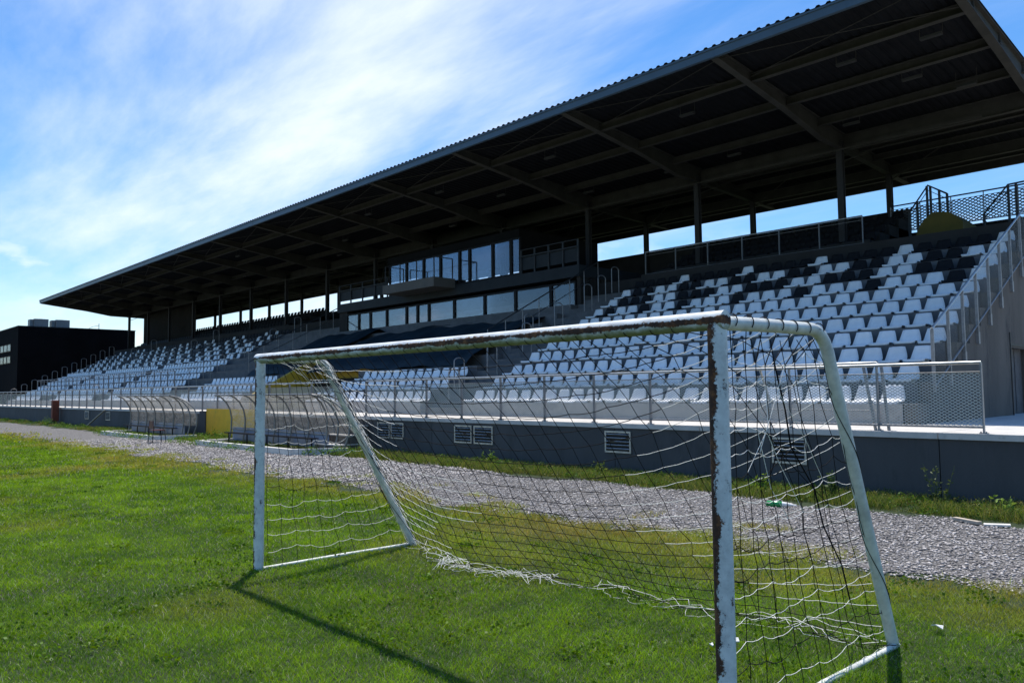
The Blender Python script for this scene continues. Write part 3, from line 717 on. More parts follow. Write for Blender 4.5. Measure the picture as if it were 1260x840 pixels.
# columns
for i, X in enumerate(RAFT[1:]):
    for y, w, zb in ((YFC, .19, 5.9), (YBC, .18, 5.9)):
        b = MB(); b.box(X-w/2, X+w/2, y-w/2, y-w/2+.03, zb, sheet_z(y)-.3); b.box(X-w/2, X+w/2, y+w/2-.03, y+w/2, zb, sheet_z(y)-.3); b.box(X-.012, X+.012, y-w/2+.03, y+w/2-.03, zb, sheet_z(y)-.3)
        b.box(X-w*.8, X+w*.8, y-w*.8, y+w*.8, zb, zb+.025)
        b.build('column', 'column', gs, (X,y,zb))
# roof
roof_b = MB(); pitch_ = .25; nx = int((XRR-XRL)/pitch_)
ys = [YRF-.06, YRB]
vs = []; 
prof = []
for i in range(nx+1):
    x = XRL+i*pitch_
    prof += [(x, 0), (x+.045, .045), (x+.105, .045), (x+.15, 0)]
prof = [p for p in prof if p[0] <= XRR]
npf = len(prof)
for y in ys:
    for x, h in prof: vs.append((x, y, sheet_z(y)+h))
for y in ys:
    for x, h in prof: vs.append((x, y, sheet_z(y)+h-.012))
fs = [(i, i+1, npf+i+1, npf+i) for i in range(npf-1)]+[(2*npf+i, 3*npf+i, 3*npf+i+1, 2*npf+i+1) for i in range(npf-1)]+[(i, 2*npf+i, 2*npf+i+1, i+1) for i in range(npf-1)]+[(npf+i, npf+i+1, 3*npf+i+1, 3*npf+i) for i in range(npf-1)]
roof_b.add(vs, fs)
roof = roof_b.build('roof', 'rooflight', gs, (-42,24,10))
b = MB(); b.box(XRL, XRR, YRF-.02, YRF+.0, ZRF-.25, ZRF-.004); b.box(XRL, XRR, YRF+.001, YRF+.08, ZRF-.25, ZRF-.23); b.box(XRL, XRR, YRF-.05, YRF-.021, ZRF-.05, ZRF-.006)
for X in RAFT[1:]: b.box(X-.006, X+.006, YRF-.026, YRF-.0205, ZRF-.285, ZRF-.055)
b.build('fascia', 'fascia', roof, (-42,YRF,10))
b = MB(); b.box(XRR-.05, XRR, YRF, YRB, 0, .02)
b = MB(); b.box(XRL, XRR, YRB-.08, YRB, ZRB-.26, ZRB-.014); b.box(XRL, XRR, YRB+.002, YRB+.05, ZRB-.26, ZRB+.06); b.build('rear_edge_beam', 'roofsteel', roof, (-42,YRB,9))
def rafter(X, end=False):
    b = MB(); w = .2
    top = lambda y: sheet_z(y)-.016
    bot = [(YRF+.06, ZRF-.27), (21.2, 9.72), (23.3, 9.38), (YFC, 9.36), (27.8, 9.28), (YRB-.09, ZRB-.24)]
    # web
    poly = bot+[(y, top(y)) for y, _ in bot[::-1]]
    b.prism(poly, X-.012, X+.012)
    for i in range(len(bot)-1):
        a, c = bot[i], bot[i+1]; b.bar((X,a[0],a[1]), (X,c[0],c[1]), w, .025, 0, (0,0,1))
        b.bar((X,a[0],top(a[0])-.014), (X,c[0],top(c[0])-.014), w, .02, 0, (0,0,1))
    return b.build('rafter', 'roofsteel', roof, (X,YRF,10))
for i, X in enumerate(RAFT): rafter(X, i == 0)
rafter(XRL+.15)
for y, h in ((19.1,.24),(21.1,.24),(23.1,.24),(YFC+.25,.52),(26.1,.2),(27.2,.2),(YBC,.36),(29.6,.18)):
    b = MB(); z1 = sheet_z(y)-.05
    b.box(XRL+.2, XRR-.1, y-.008, y+.008, z1-h, z1); b.box(XRL+.2, XRR-.1, y-.08, y-.009, z1-h, z1-h+.018); b.box(XRL+.2, XRR-.1, y+.009, y+.08, z1-h, z1-h+.018); b.box(XRL+.2, XRR-.1, y-.08, y-.009, z1-.018, z1)
    b.build('purlin', 'roofsteel', roof, (-42,y,z1))
for i in range(0, len(RAFT)-1):
    x0, x1 = RAFT[i], RAFT[i+1]; xm = (x0+x1)/2
    for p, q, rr in (((x0,YRF+.3,ZRF-.2),(x1,19.0,sheet_z(19)-.18),.012), ((x1,YRF+.3,ZRF-.2),(x0,19.0,sheet_z(19)-.18),.012), ((x1,YBC,9.0),(xm,27.0,sheet_z(27)-.1),.02), ((x1,YFC,8.9),(x1+1.1,26.2,sheet_z(26)-.15),.02)):
        b = MB(); b.tube([p,q], rr, 6); b.build('brace', 'roofsteel', roof)
b = MB(); b.bar((-6.5,YFC-.1,sheet_z(YFC)-.62),(-80,YFC-.1,sheet_z(YFC)-.62), .05, .04)
b.build('cable_tray', 'roofsteel', roof)

# ceiling lights
LP = [(-6.1,19.4),(-7.2,21.3),(-6.3,22.6),(-8.1,19.4),(-9.6,23.2),(-12.9,19.5),(-13.6,23.3),(-16.2,23.3),(-18.6,19.5),(-20.1,23.3),(-23.2,21.4),(-24.9,19.5),(-28.6,23.2),(-30.2,19.5),(-35.5,21.5),(-38.9,23.2),(-44.4,19.6),(-50.1,22.6)]
for i, (x, y) in enumerate(LP):
    z = sheet_z(y)-.45
    ro = ['front','middle','rear'][0 if y < 20 else (1 if y < 22 else 2)]
    t = empty('ceiling_light', (x,y,z), '', 'lamp', 'strip lights under the stand roof')
    b = MB(); b.box(x-.24, x+.24, y-.06, y+.06, z, z+.06); b.build('lamp_housing', 'light', t)
    b = MB()
    for s in (-.25,.25): b.tube([(x+s,y,z+.07),(x+s,y,sheet_z(y)-.02)], .008, 5)
    b.build('hanger', 'roofsteel', t)
    k = sum(1 for (xx, yy) in LP if xx > x and ((yy < 20) == (y < 20)) and ((20 <= yy < 22) == (20 <= y < 22)))
    t['label'] = 'small strip light under the roof, %s from the right end in the %s line' % (ORD[k], ro)

# ------------------------------------------------------------------ seats
PROF = [(-.41,.005,.20),(-.425,.05,.212),(-.40,.072,.22),(-.30,.068,.222),(-.16,.06,.22),(-.07,.07,.218),(-.02,.12,.214),(.012,.20,.196),(.034,.28,.174),(.045,.345,.157)]
def seat_mesh(name, mat):
    b = MB(); cols = 5; vs = []
    for side_, off in ((0,0),(1,.014)):
        for (y, z, w) in PROF:
            for c in range(cols):
                t = c/(cols-1)*2-1
                dish = .010*(1-t*t)
                yy = y+(dish if z > .09 else 0)+(off if z > .09 else 0); zz = z-(dish*.8 if z <= .09 else 0)-(off if z <= .09 else 0)
                vs.append((t*w, yy, zz-(.008 if z > .33 and abs(t) > .9 else 0)))
    R2 = len(PROF); o2 = R2*cols
    fs = []
    for i in range(R2-1):
        for c in range(cols-1):
            a = i*cols+c; fs.append((a, a+1, a+cols+1, a+cols)); fs.append((o2+a, o2+a+cols, o2+a+cols+1, o2+a+1))
    rim = [c for c in range(cols)]+[i*cols+cols-1 for i in range(1,R2)]+[(R2-1)*cols+c for c in range(cols-2,-1,-1)]+[i*cols for i in range(R2-2,0,-1)]
    for i in range(len(rim)):
        a, c = rim[i], rim[(i+1)%len(rim)]; fs.append((c, a, o2+a, o2+c))
    b.add(vs, fs, 0, True)
    b.box(-.13, -.08, -.3, -.02, -.0, .05); b.box(.08, .13, -.3, -.02, -.0, .05)
    o = b.build(name, mat); me = o.data; bpy.data.objects.remove(o); return me
ME_W = seat_mesh('white_seat', 'whiteseat'); ME_B = seat_mesh('black_seat', 'blackseat')
PITCH = .49
def seat_at(k, x): return (x, step_y(k)+.45, step_z(k))
A_ROWS = {10: ''.join('WBBBB' for _ in range(5)), 9: 'WW'+'BBWW'*6, 8: 'W'+'BBBWW'*5, 7: 'WB'+'WWWB'*4+'WWBWWBWW'}
count = 0; stuffW, stuffB = [], []
ROWNAME = ['front']+ORD[1:11]
seatw = None
def put_seat(k, x, col, label, grp):
    global count
    o = bpy.data.objects.new('stadium_seat', ME_W if col == 'W' else ME_B); COL.objects.link(o)
    o.location = seat_at(k, x); o.rotation_euler = (R_(rng.normal()*1.6), R_(rng.normal()*.6), R_(rng.normal()*1.8))
    tag(o, label, 'seat', grp); count += 1
xr0 = -5.66
for k in range(NR):
    n = 25
    pat = A_ROWS.get(k, 'W'*n)[:n].ljust(n, 'W')
    for i, c in enumerate(pat):
        nm = 'white' if c == 'W' else 'black'
        put_seat(k, xr0-PITCH*i, c, '%s plastic seat in the %s row of the right block, %s from the end railing' % (nm, ROWNAME[k], ORD[i]), 'seats of the right-hand block')
nf = 0
for i in range(15):
    x = -19.95-PITCH*i
    put_seat(0, x, 'W', 'white plastic seat in the front row below the glazed box, %s from its right' % ORD[i], 'front seats below the glazed box')
    nf += 1
for k in (1,2):
    for i in range(14 if k == 1 else 13): stuffW.append(seat_at(k, -20.0-PITCH*i))
for i in range(15): 
    for k in range(3): stuffW.append(seat_at(k, -33.8-PITCH*(i-(0 if k == 0 else .4))))
for x1, x0, a0, a1 in ((-44.6,-54.6,-44.2,-53.0),(-56.0,-67.4,-56.4,-65.4),(-68.8,-78.7,-70.6,-78.7)):
    for k in range(NR):
        hi, lo = (a0, a1) if k == 0 else (x1, x0)
        x = hi
        while x > lo:
            pb = 0 if k < 6 else [.35,.5,.6,.7,.8][k-6]
            j = int(round(-x/PITCH))
            blk = ((j*7+k*3) % 10)/10. < pb
            (stuffB if blk else stuffW).append(seat_at(k, x)); x -= PITCH
for k in range(4):
    for x0, x1 in ((-9.8,-17.4), (-47.2,-77)):
        x = x0
        while x > x1: stuffB.append((x, 24.2+.8*k+.5, 6.2+.34*k)); x -= PITCH
def many(me, pts):
    V = np.array([v.co for v in me.vertices]); Fc = [tuple(p.vertices) for p in me.polygons]
    sm = [p.use_smooth for p in me.polygons]; return V, Fc, sm
b = MB()
for me, pts, mi in ((ME_W, stuffW, 0), (ME_B, stuffB, 1)):
    V, Fc, sm = many(me, pts)
    for p in pts:
        o0 = len(b.v); b.v += [tuple(v) for v in (V+np.array(p))]
        b.f += [tuple(i+o0 for i in f) for f in Fc]; b.sm += sm; b.m += [mi]*len(Fc)
o = b.build('stadium_seats', ['whiteseat','blackseat']); tag(o, 'white and black plastic seats filling the farther terraces', 'seats', kind='stuff')
print('seats', count, len(stuffW), len(stuffB))

# ------------------------------------------------------------------ railings
def rail_run(name, label, x0, x1, y, zb, h, sp, mat_top='galv', meshm='meshx', cat='railing', post_w=.05):
    r = empty(name, (x0,y,zb), label, cat, None)
    b = MB(); b.tube([(x0,y,zb+h),(x1,y,zb+h)], .024, 10); b.build('top_rail', mat_top, r)
    b = MB(); b.tube([(x0,y,zb+.09),(x1,y,zb+.09)], .018, 8); b.tube([(x0,y,zb+h-.13),(x1,y,zb+h-.13)], .008, 6); b.build('bottom_rail', 'galvpost', r)
    n = max(1, int(round(abs(x1-x0)/sp)))
    for i in range(n+1):
        x = x0+(x1-x0)*i/n
        b = MB(); b.box(x-.008, x+.008, y-.032, y+.032, zb, zb+h-.01); b.box(x-.05, x+.05, y-.05, y+.05, zb, zb+.012); b.tube([(x-.035,y-.02,zb+.012),(x-.035,y-.02,zb+.03)], .01, 6); b.tube([(x+.035,y-.02,zb+.012),(x+.035,y-.02,zb+.03)], .01, 6)
        b.build('post', 'galvpost', r, (x,y,zb))
    if meshm:
        b = MB(); b.add([(x0,y+.02,zb+.1),(x1,y+.02,zb+.1),(x1,y+.02,zb+h-.13),(x0,y+.02,zb+h-.13)], [(0,1,2,3)]); b.build('mesh_panel', meshm, r)
    return r
YR = YW+.09
rail_run('front_railing', 'grey steel front railing with mesh panels along the wall behind the goal', -3.43, -19.2, YR, ZW, 1.0, 1.45)
rail_run('front_railing', 'grey steel front railing running on behind the two dugouts to the far left', -20.9, -95, YR, ZW, 1.0, 1.45)
# free standing hoop leaning behind the front railing
h = empty('hoop_barrier', (-6,YW+.35,ZW), 'grey tubular hoop barrier with slanting legs standing behind the front railing', 'barrier')
y = YW+.36
b = MB(); b.tube([(-6.86,y+.1,1.45),(-6.97,y,1.98),(-6.9,y,2.05),(-4.98,y,2.05),(-4.9,y,1.99),(-4.86,y,1.72)], .024, 8); b.build('hoop', 'galv', h)
for xa, xb_ in ((-5.18,-4.98),(-4.9,-4.78)):
    b = MB(); b.tube([(xa,y,2.03),(xb_,y-.1,1.0)], .026, 8); b.build('leg', 'galvpost', h)
b = MB(); b.tube([(-6.86,y+.1,1.45),(-6.8,y,1.0)], .024, 8); b.build('leg', 'galvpost', h)
b = MB(); b.tube([(-6.8,y,1.3),(-5.0,y,1.3)], .012, 6); b.build('cross_rail', 'galvpost', h)
# sloped guard on the right end face
sl = RI/TR
def zr(y): return 2.74+(y-15.5)*.485
g = empty('end_railing', (XE+.23,15.5,1.5), 'sloping grey mesh guard railing climbing the right end of the stand', 'railing')
xr = XE+.23
b = MB(); b.tube([(xr,15.5,zr(15.5)),(xr,25.6,zr(25.6))], .026, 10); b.build('top_rail', 'galv', g)
b = MB(); b.tube([(xr,15.5,zr(15.5)-1.1),(xr,25.6,zr(25.6)-1.1)], .018, 8); b.build('bottom_rail', 'galvpost', g)
for i in range(12):
    y = 15.5+i*.9
    b = MB(); b.box(xr-.025, xr+.025, y-.025, y+.025, zr(y)-(1.18 if i == 0 else 1.5), zr(y)-.02)
    if i: b.box(xr-.03, xr+.03, y-.05, y+.05, zr(y)-1.5, zr(y)-1.25)
    b.build('post', 'galvpost', g, (xr,y,zr(y)-1))
b = MB(); b.add([(xr,15.52,zr(15.52)-1.08),(xr,25.5,zr(25.5)-1.08),(xr,25.5,zr(25.5)-.06),(xr,15.52,zr(15.52)-.06)], [(0,1,2,3)]); b.build('mesh_panel', 'meshy', g)
rail_run('deck_railing', 'thin grey railing on the edge of the upper deck above the right block', -9.6, -17.7, 23.72, 5.93, .93, 1.43, 'galv', None)
# parapet with perforated mesh, upper right
pr = rail_run('parapet_railing', 'dark perforated mesh parapet on top of the rear wall at upper right', -3.6, -10.2, 27.6, 6.85, 1.0, .95, 'darksteel', 'perf')
def frame_rail(label, pts, posts, y):
    r = empty('stair_handrail', (pts[0][0],y,pts[0][2]-1), label, 'handrail', None)
    b = MB(); b.tube(pts, .028, 8); b.build('top_rail', 'darksteel', r)
    b = MB(); b.tube([(p[0],p[1],p[2]-.16) for p in pts], .014, 6); b.build('mid_rail', 'darksteel', r)
    for x, zt, zb in posts:
        b = MB(); b.box(x-.03, x+.03, y-.03, y+.03, zb, zt); b.build('post', 'darksteel', r, (x,y,zb))
frame_rail('dark gable shaped stair handrail above the yellow stair head', [(-9.05,26.0,7.2),(-8.47,26.0,7.97),(-7.93,26.0,7.6)], [(-9.05,7.2,6.0),(-8.8,7.5,6.0),(-8.5,7.95,6.0),(-8.4,7.93,6.0),(-8.15,7.75,6.0),(-7.93,7.6,6.0)], 26.0)
frame_rail('dark stair handrail rising at the far right edge of the upper deck', [(-7.0,26.0,6.75),(-6.3,26.0,7.55),(-4.6,26.0,7.62)], [(-6.95,6.8,5.95),(-6.3,7.53,5.95),(-6.1,7.54,5.95),(-5.2,7.58,5.95)], 26.0)

def hoop_mesh(h=1.0, w=.42, r=.02):
    b = MB(); pts = [(0,-w/2,0),(0,-w/2,h-.12)]+[(0,-w/2*math.cos(t),h-.12+.12*math.sin(t)) for t in np.linspace(.3, math.pi-.3, 6)]+[(0,w/2,h-.12),(0,w/2,0)]
    b.tube(pts, r, 7); o = b.build('hoop', 'galvpost'); me = o.data; bpy.data.objects.remove(o); return me
HM = hoop_mesh()
def hoops(x, ks, where):
    for n_, k in enumerate(ks):
        o = bpy.data.objects.new('handrail_hoop', HM); COL.objects.link(o); o.location = (x, step_y(k)+.4, step_z(k)); 
        tag(o, 'grey tubular handrail hoop %s, %s from the bottom' % (where, ORD[n_]), 'handrail', 'handrail hoops in the aisles')
hoops(-18.5, [0,2,4,6,8,9,10], 'on the stairs left of the right block')
hoops(-19.2, [1,5], 'on the stairs against the glazed box')
hoops(-43.2, [1,2,3,4,6,8,10], 'on the stairs right of the far blocks')
hoops(-55.3, range(0,11,2), 'in the nearer far aisle')
hoops(-68.1, range(0,11,2), 'in the farther far aisle')
hoops(-79.5, range(0,11,1), 'at the far left end')
# diagonal hand rails on the stairs beside the box
def stair_rail(label, x, y0, y1, dz, off, n):
    r = empty('stair_railing', (x,y0,1.2), label, 'railing', None)
    z = lambda y: Z0+(y-Y0)*sl+off
    b = MB(); b.tube([(x,y0,z(y0)+dz),(x,y1,z(y1)+dz)], .024, 8); b.tube([(x,y0,z(y0)+dz*.5),(x,y1,z(y1)+dz*.5)], .014, 6); b.build('hand_rail', 'darksteel', r)
    for i in range(n):
        y = y0+(y1-y0)*i/(n-1); b = MB(); b.tube([(x,y,z(y)-.05),(x,y,z(y)+dz)], .018, 6); b.build('post', 'galvpost', r)
stair_rail('dark handrail climbing the stairs beside the glazed box', -19.62, 17.4, 23.2, 1.0, 0, 8)
stair_rail('dark handrail climbing the far stairs left of the glazed box', -38.2, 17.5, 23.2, 1.0, 0, 8)
# railing across the far blocks
rail_run('terrace_railing', 'thin blue grey barrier across the seats of the far left blocks', -44.5, -76.0, step_y(2)-.1, step_z(1), 1.25, 1.1, 'galvpost', None)

# ------------------------------------------------------------------ glazed box (lounge and press box)
PBX0, PBX1, PBY = -19.75, -37.4, 22.3
pb = empty('glazed_lounge', (-28,PBY,4.1), 'dark two storey glazed lounge and press box built into the stand', 'building')
b = MB()
b.box(PBX1, PBX0, PBY-.3, 28.7, 3.6, 4.08)                     # floor
b.box(PBX0-.18, PBX0, PBY+.0, 28.4, 4.08, 6.2); b.box(PBX1, PBX1+.8, PBY, 28.4, 4.08, 6.2)
b.box(PBX1+.8, -26.2, 28.4, 28.6, 4.08, 6.2); b.box(-26.2, PBX0-.18, 28.4, 28.6, 5.35, 6.2)
for xa, xb_ in ((-26.2,-25.0),(-23.6,-22.9),(-21.6,-20.6)): b.box(xa, xb_, 28.4, 28.6, 4.08, 5.35)
b.build('wall', 'darkwall', pb, (-28,PBY,4))
b = MB(); 
for i in range(26):
    y = PBY+.05+.24*i; b.box(PBX0+.0, PBX0+.02+.02*(i % 2), y, y+.12, 4.08, 6.5)
b.build('side_cladding', 'darkwall', pb, (PBX0,PBY,4))
b = MB(); b.box(PBX1, PBX0+.05, PBY-.12, 28.8, 6.05, 6.5); b.build('deck', 'deckband', pb, (-28,PBY,6))
def window(x0, x1, y, z0, z1, grp=None):
    f = MB(); w = .07
    f.box(x0, x1, y-.05, y+.05, z0, z0+w); f.box(x0, x1, y-.05, y+.05, z1-w, z1); f.box(x0, x0+w, y-.05, y+.05, z0+w, z1-w); f.box(x1-w, x1, y-.05, y+.05, z0+w, z1-w)
    fo = f.build('window', 'frame', pb, (x0,y,z0))
    p = MB(); p.box(x0+w, x1-w, y-.008, y+.008, z0+w, z1-w); p.build('pane', 'glass', fo, (x0,y,z0))
lo = [-19.95,-21.3,-23.35,-25.3,-27.4,-29.3,-30.2,-31.1,-32.8,-34.3,-35.4,-36.6]
for i in range(len(lo)-1): window(lo[i+1], lo[i]-.004, PBY, 4.12, 5.9)
# upper box
UX0, UX1, UY = -23.0, -32.6, 22.3
b = MB(); b.box(UX1, UX0, UY-.1, 27.2, 8.1, 8.42); b.box(UX0-.15, UX0, UY+.06, 27.2, 6.5, 8.1); b.box(UX1, UX1+.15, 24.2, 27.2, 6.5, 8.1)
b.box(UX1+.15, UX0-.15, 27.0, 27.2, 6.5, 6.95); b.box(UX1+.15, UX0-.15, 27.0, 27.2, 7.75, 8.1)
for xx in (-31.5,-29.2,-27.0,-25.6,-24.3): b.box(xx-.15, xx+.15, 27.0, 27.2, 6.95, 7.75)
b.build('upper_wall', 'blackpanel', pb, (-28,UY,6.5))
ups = [-23.02,-23.6,-24.75,-26.3,-27.0,-28.4,-29.7,-31.1,-32.58]
for i in range(len(ups)-1): window(ups[i+1], ups[i]-.004, UY, 6.52, 8.09)
f = MB(); f.box(UX1-.05, UX1+.0, UY, UY+.08, 6.5, 8.1); f.box(UX1-.05, UX1, 24.12, 24.2, 6.5, 8.1); fo = f.build('window', 'frame', pb, (UX1,UY,6.5))
p = MB(); p.box(UX1-.03, UX1-.015, UY+.08, 24.12, 6.55, 8.08); p.build('pane', 'glass', fo, (UX1,UY,6.5))
b = MB(); b.box(-31.2, -27.2, 20.95, PBY-.121, 6.36, 6.78); bal = b.build('balcony', 'balc', pb, (-29,21,6.4))
b = MB(); zt = 7.7
b.tube([(-27.3,PBY-.2,zt),(-27.3,21.05,zt),(-31.1,21.05,zt),(-31.1,PBY-.2,zt)], .022, 8)
for x, y in ((-27.3,21.05),(-28.6,21.05),(-29.9,21.05),(-31.1,21.05),(-27.3,PBY-.2),(-31.1,PBY-.2)): b.box(x-.02, x+.02, y-.02, y+.02, 6.78, zt)
b.build('balcony_rail', 'darksteel', bal, (-29,21,6.8))
def deck_rail(x0, x1):
    r = MB(); y = PBY-.05
    r.tube([(x0,y,7.5),(x1,y,7.5)], .022, 8); r.box(x0, x1, y-.06, y+.06, 7.2, 7.24)
    n = 4
    for i in range(n+1): x = x0+(x1-x0)*i/n; r.box(x-.03, x+.03, y-.03, y+.03, 6.5, 7.5)
    o = r.build('deck_rail', 'darksteel', pb, (x0,y,6.5))
    q = MB(); q.box(min(x0,x1), max(x0,x1), y+.032, y+.045, 6.66, 7.19); q.build('infill_panel', 'deckband', o, (x0,y,6.5))
deck_rail(-19.8, -22.95); deck_rail(-32.7, -37.3)

# tarpaulins over the rows in front of the lounge
def tarp(label, x0, x1, prof, seed):
    nx_, ny_ = 46, 24; vs = []; ph = seed*1.7
    for i in range(nx_+1):
        for j in range(ny_+1):
            u, v = i/nx_, j/ny_; x = x0+(x1-x0)*u
            y = np.interp(v, np.linspace(0,1,len(prof)), [p[0] for p in prof]); z = np.interp(v, np.linspace(0,1,len(prof)), [p[1] for p in prof])
            z += .04*math.sin(x*1.9+ph+v*3)+.025*math.sin(x*4.7+v*7+ph)+.06*math.sin(x*.7+ph)*v+.05*math.sin(v*19)
            vs.append((x, y, z))
    W_ = ny_+1; n = len(vs); vs += [(x,y,z-.02) for x, y, z in vs]
    fs = [(i*W_+j, i*W_+j+1, (i+1)*W_+j+1, (i+1)*W_+j) for i in range(nx_) for j in range(ny_)]
    fs += [tuple(n+q for q in f[::-1]) for f in fs]
    b = MB(); b.add(vs, fs, 0, True); tag(b.build('tarpaulin', 'tarp', None), label, 'tarpaulin')
tarp('dark teal tarpaulin draped over the rows right under the lounge windows', -20.3, -31.3, [(17.0,2.6),(17.6,3.05),(18.4,3.5),(19.8,4.15),(21.4,4.55),(21.95,4.5)], 1)
tarp('dark teal tarpaulin heaped at the left under the lounge windows', -31.9, -37.3, [(17.0,2.6),(17.5,3.0),(18.4,3.5),(20.0,4.2),(21.3,4.75),(21.9,4.55)], 3)

# ------------------------------------------------------------------ dugouts
def dugout(label, x0, x1, strut):
    d = empty('dugout', ((x0+x1)/2,10.8,0), label, 'dugout', 'team dugouts along the wall')
    def rib_pts(x): return [(x,11.2,.1),(x,11.27,.5),(x,11.28,.85),(x,11.22,1.15),(x,11.08,1.4),(x,10.9,1.57),(x,10.72,1.64)]
    b = MB(); zc = .17
    b.box(x0, x1, 10.1, 10.24, 0, zc); b.box(x0, x0+.14, 10.24, 11.35, 0, zc); b.bar((x1-.07,10.2,zc/2), (x1+.75,11.45,zc/2), .14, zc-.004); b.build('curb', 'curb', d, (x0,10.1,0))
    b = MB(); b.box(x0+.141, x1-.141, 10.241, 11.6, .0, .05); b.build('floor_slab', 'riser', d)
    for i in range(7):
        x = x0+.1+(x1-x0-.2)*i/6
        b = MB(); b.tube(rib_pts(x), .028, 8); b.build('rib', 'rib', d)
    b = MB(); b.tube([(x0+.02,10.72,1.64),(x1-.02,10.72,1.64)], .026, 8); b.tube([(x0+.1,11.3,.5),(x1-.1,11.3,.5)], .018, 6); b.tube([(x0+.1,11.1,1.42),(x1-.1,11.1,1.42)], .014, 6); b.build('cross_pipe', 'rib', d)
    vs = []; P = rib_pts(0); nseg = 30
    for i in range(nseg+1):
        x = x0+.1+(x1-x0-.2)*i/nseg; k = (i/nseg*6) % 1
        for q in P[1:]: vs.append((x, q[1]+.035+.02*math.sin(k*math.pi), q[2]+.012*math.sin(k*math.pi)))
    n = len(P)-1
    b = MB(); b.add(vs, [(i*n+j, (i+1)*n+j, (i+1)*n+j+1, i*n+j+1) for i in range(nseg) for j in range(n-1)], 0, True); b.build('shell_panel', 'poly', d)
    b = MB(); b.box(x0+.1, x1-.1, 11.32, 11.335, .11, .56); b.build('lower_panel', 'polyskyblue', d)
    def fan(t):      # the right end flares out as a half dome hung from the top corner
        return [(x1-.1+.95*t*(q[1]-10.72)/.56, 10.72+(q[1]-10.72)*(1+.25*t), q[2]) for q in P]
    for t in (.5, 1.0):
        b = MB(); b.tube(fan(t), .026, 8); b.build('rib', 'rib', d)
    vs = []
    for i in range(9): vs += [(x, y+.03, z) for x, y, z in fan(i/8)][1:]
    b = MB(); b.add(vs, [(i*n+j, (i+1)*n+j, (i+1)*n+j+1, i*n+j+1) for i in range(8) for j in range(n-1)], 0, True); b.build('shell_panel', 'poly', d)
    b = MB(); b.box(x0+.35, x1-.35, 10.9, 11.15, .38, .41)
    for i in range(5): x = x0+.5+(x1-x0-1)*i/4; b.box(x-.015, x+.015, 11.0, 11.03, .05, .38)
    b.build('bench', 'bench', d, (x0,11,0))
    if strut:
        b = MB(); b.tube([(x1-.06,10.72,1.64),(x1-.06,11.3,1.6),(x1-.06,11.8,1.4),(x1-.06,12.2,1.05)], .026, 8); b.build('strut', 'rib', d)
dugout('near transparent arched dugout seen through the left goal post and net', -26.0, -19.45, True)
dugout('far transparent arched dugout beside the red metal chair', -36.4, -30.1, False)

# concrete steps up to the walkway
st = empty('access_steps', (-19.3,11.4,0), 'short grey concrete steps rising to the walkway beside the near dugout', 'steps')
for i in range(3):
    b = MB(); b.box(-20.1, -18.9, 11.2+.33*i, 12.2, .25*i+.001*i, .25*(i+1)-.03); b.box(-20.11, -18.89, 11.18+.33*i, 12.2, .25*(i+1)-.029, .25*(i+1), 1); b.build('step', ['endwall','slab'], st)  # pale tread tops over dark sides paint sunlit treads and shaded risers
# chair
ch = empty('metal_chair', (-28.4,9.7,0), 'small red chair with thin black legs on the gravel by the far dugout', 'chair')
cx, cy = -28.4, 9.7
b = MB(); b.box(cx-.2, cx+.2, cy-.2, cy+.2, .43, .46); b.build('seat', 'redchair', ch, None)
b = MB(); b.bar((cx-.2,cy-.2,.63), (cx+.2,cy-.2,.63), .025, .26); b.build('backrest', 'redchair', ch)
for sx in (-1,1):
    for sy in (-1,1):
        b = MB(); b.tube([(cx+.23*sx,cy+.23*sy,0),(cx+.18*sx,cy+.19*sy,.43)]+([(cx+.18*sx,cy-.21,.78)] if sy < 0 else []), .014, 6); b.build('leg', 'darksteel', ch)
b = MB(); b.tube([(cx-.22,cy-.22,.06),(cx+.22,cy-.22,.06)], .01, 6); b.build('stretcher', 'darksteel', ch)
# red box and plank
rb = empty('hose_cabinet', (-51.9,11.9,0), 'rusty red metal cabinet standing against the far left wall', 'cabinet')
b = MB(); b.box(-52.1, -51.75, 11.75, 12.1, .2, 1.42); b.build('body', 'rustred', rb, (-52,11.9,.2), bevel=.02)
b = MB(); b.box(-52.0, -51.85, 11.85, 12.0, 0, .2); b.build('stand', 'darksteel', rb)
b = MB(); b.box(-51.749, -51.735, 11.79, 12.06, .3, 1.36); b.build('door', 'rustred', rb)
b = MB(); b.bar((-45.0,11.75,.02), (-43.2,12.16,.93), .09, .04); tag(b.build('plank', 'wood'), 'weathered pale plank leaning on the wall left of the dugouts', 'plank')
# litter
bt = empty('plastic_bottle', (-5.5,10.3,0), 'green plastic bottle lying on the gravel below the net', 'bottle')
b = MB(); b.tube([(-5.62,10.22,.045),(-5.6,10.22,.046),(-5.45,10.28,.046),(-5.42,10.29,.045)], [.03,.044,.044,.036], 12); b.build('body', 'greenglass', bt)
b = MB(); b.tube([(-5.42,10.29,.045),(-5.36,10.31,.045),(-5.27,10.34,.04)], [.036,.03,.012], 10); b.build('neck', 'paper', bt)
b = MB(); b.tube([(-5.27,10.34,.04),(-5.24,10.35,.04)], .014, 10); b.build('cap', 'paper', bt)
b = MB(); b.bar((-3.35,10.7,.03), (-3.02,10.5,.035), .07, .035); tag(b.build('wood_offcut', 'wood'), 'short pale wooden offcut at the gravel edge by the bright rosette weed', 'wood')
b = MB(); b.bar((-2.98,10.52,.02), (-2.72,10.6,.03), .1, .02); tag(b.build('stone_slab', 'curb'), 'flat pale stone lying on the gravel edge at the right', 'stone')
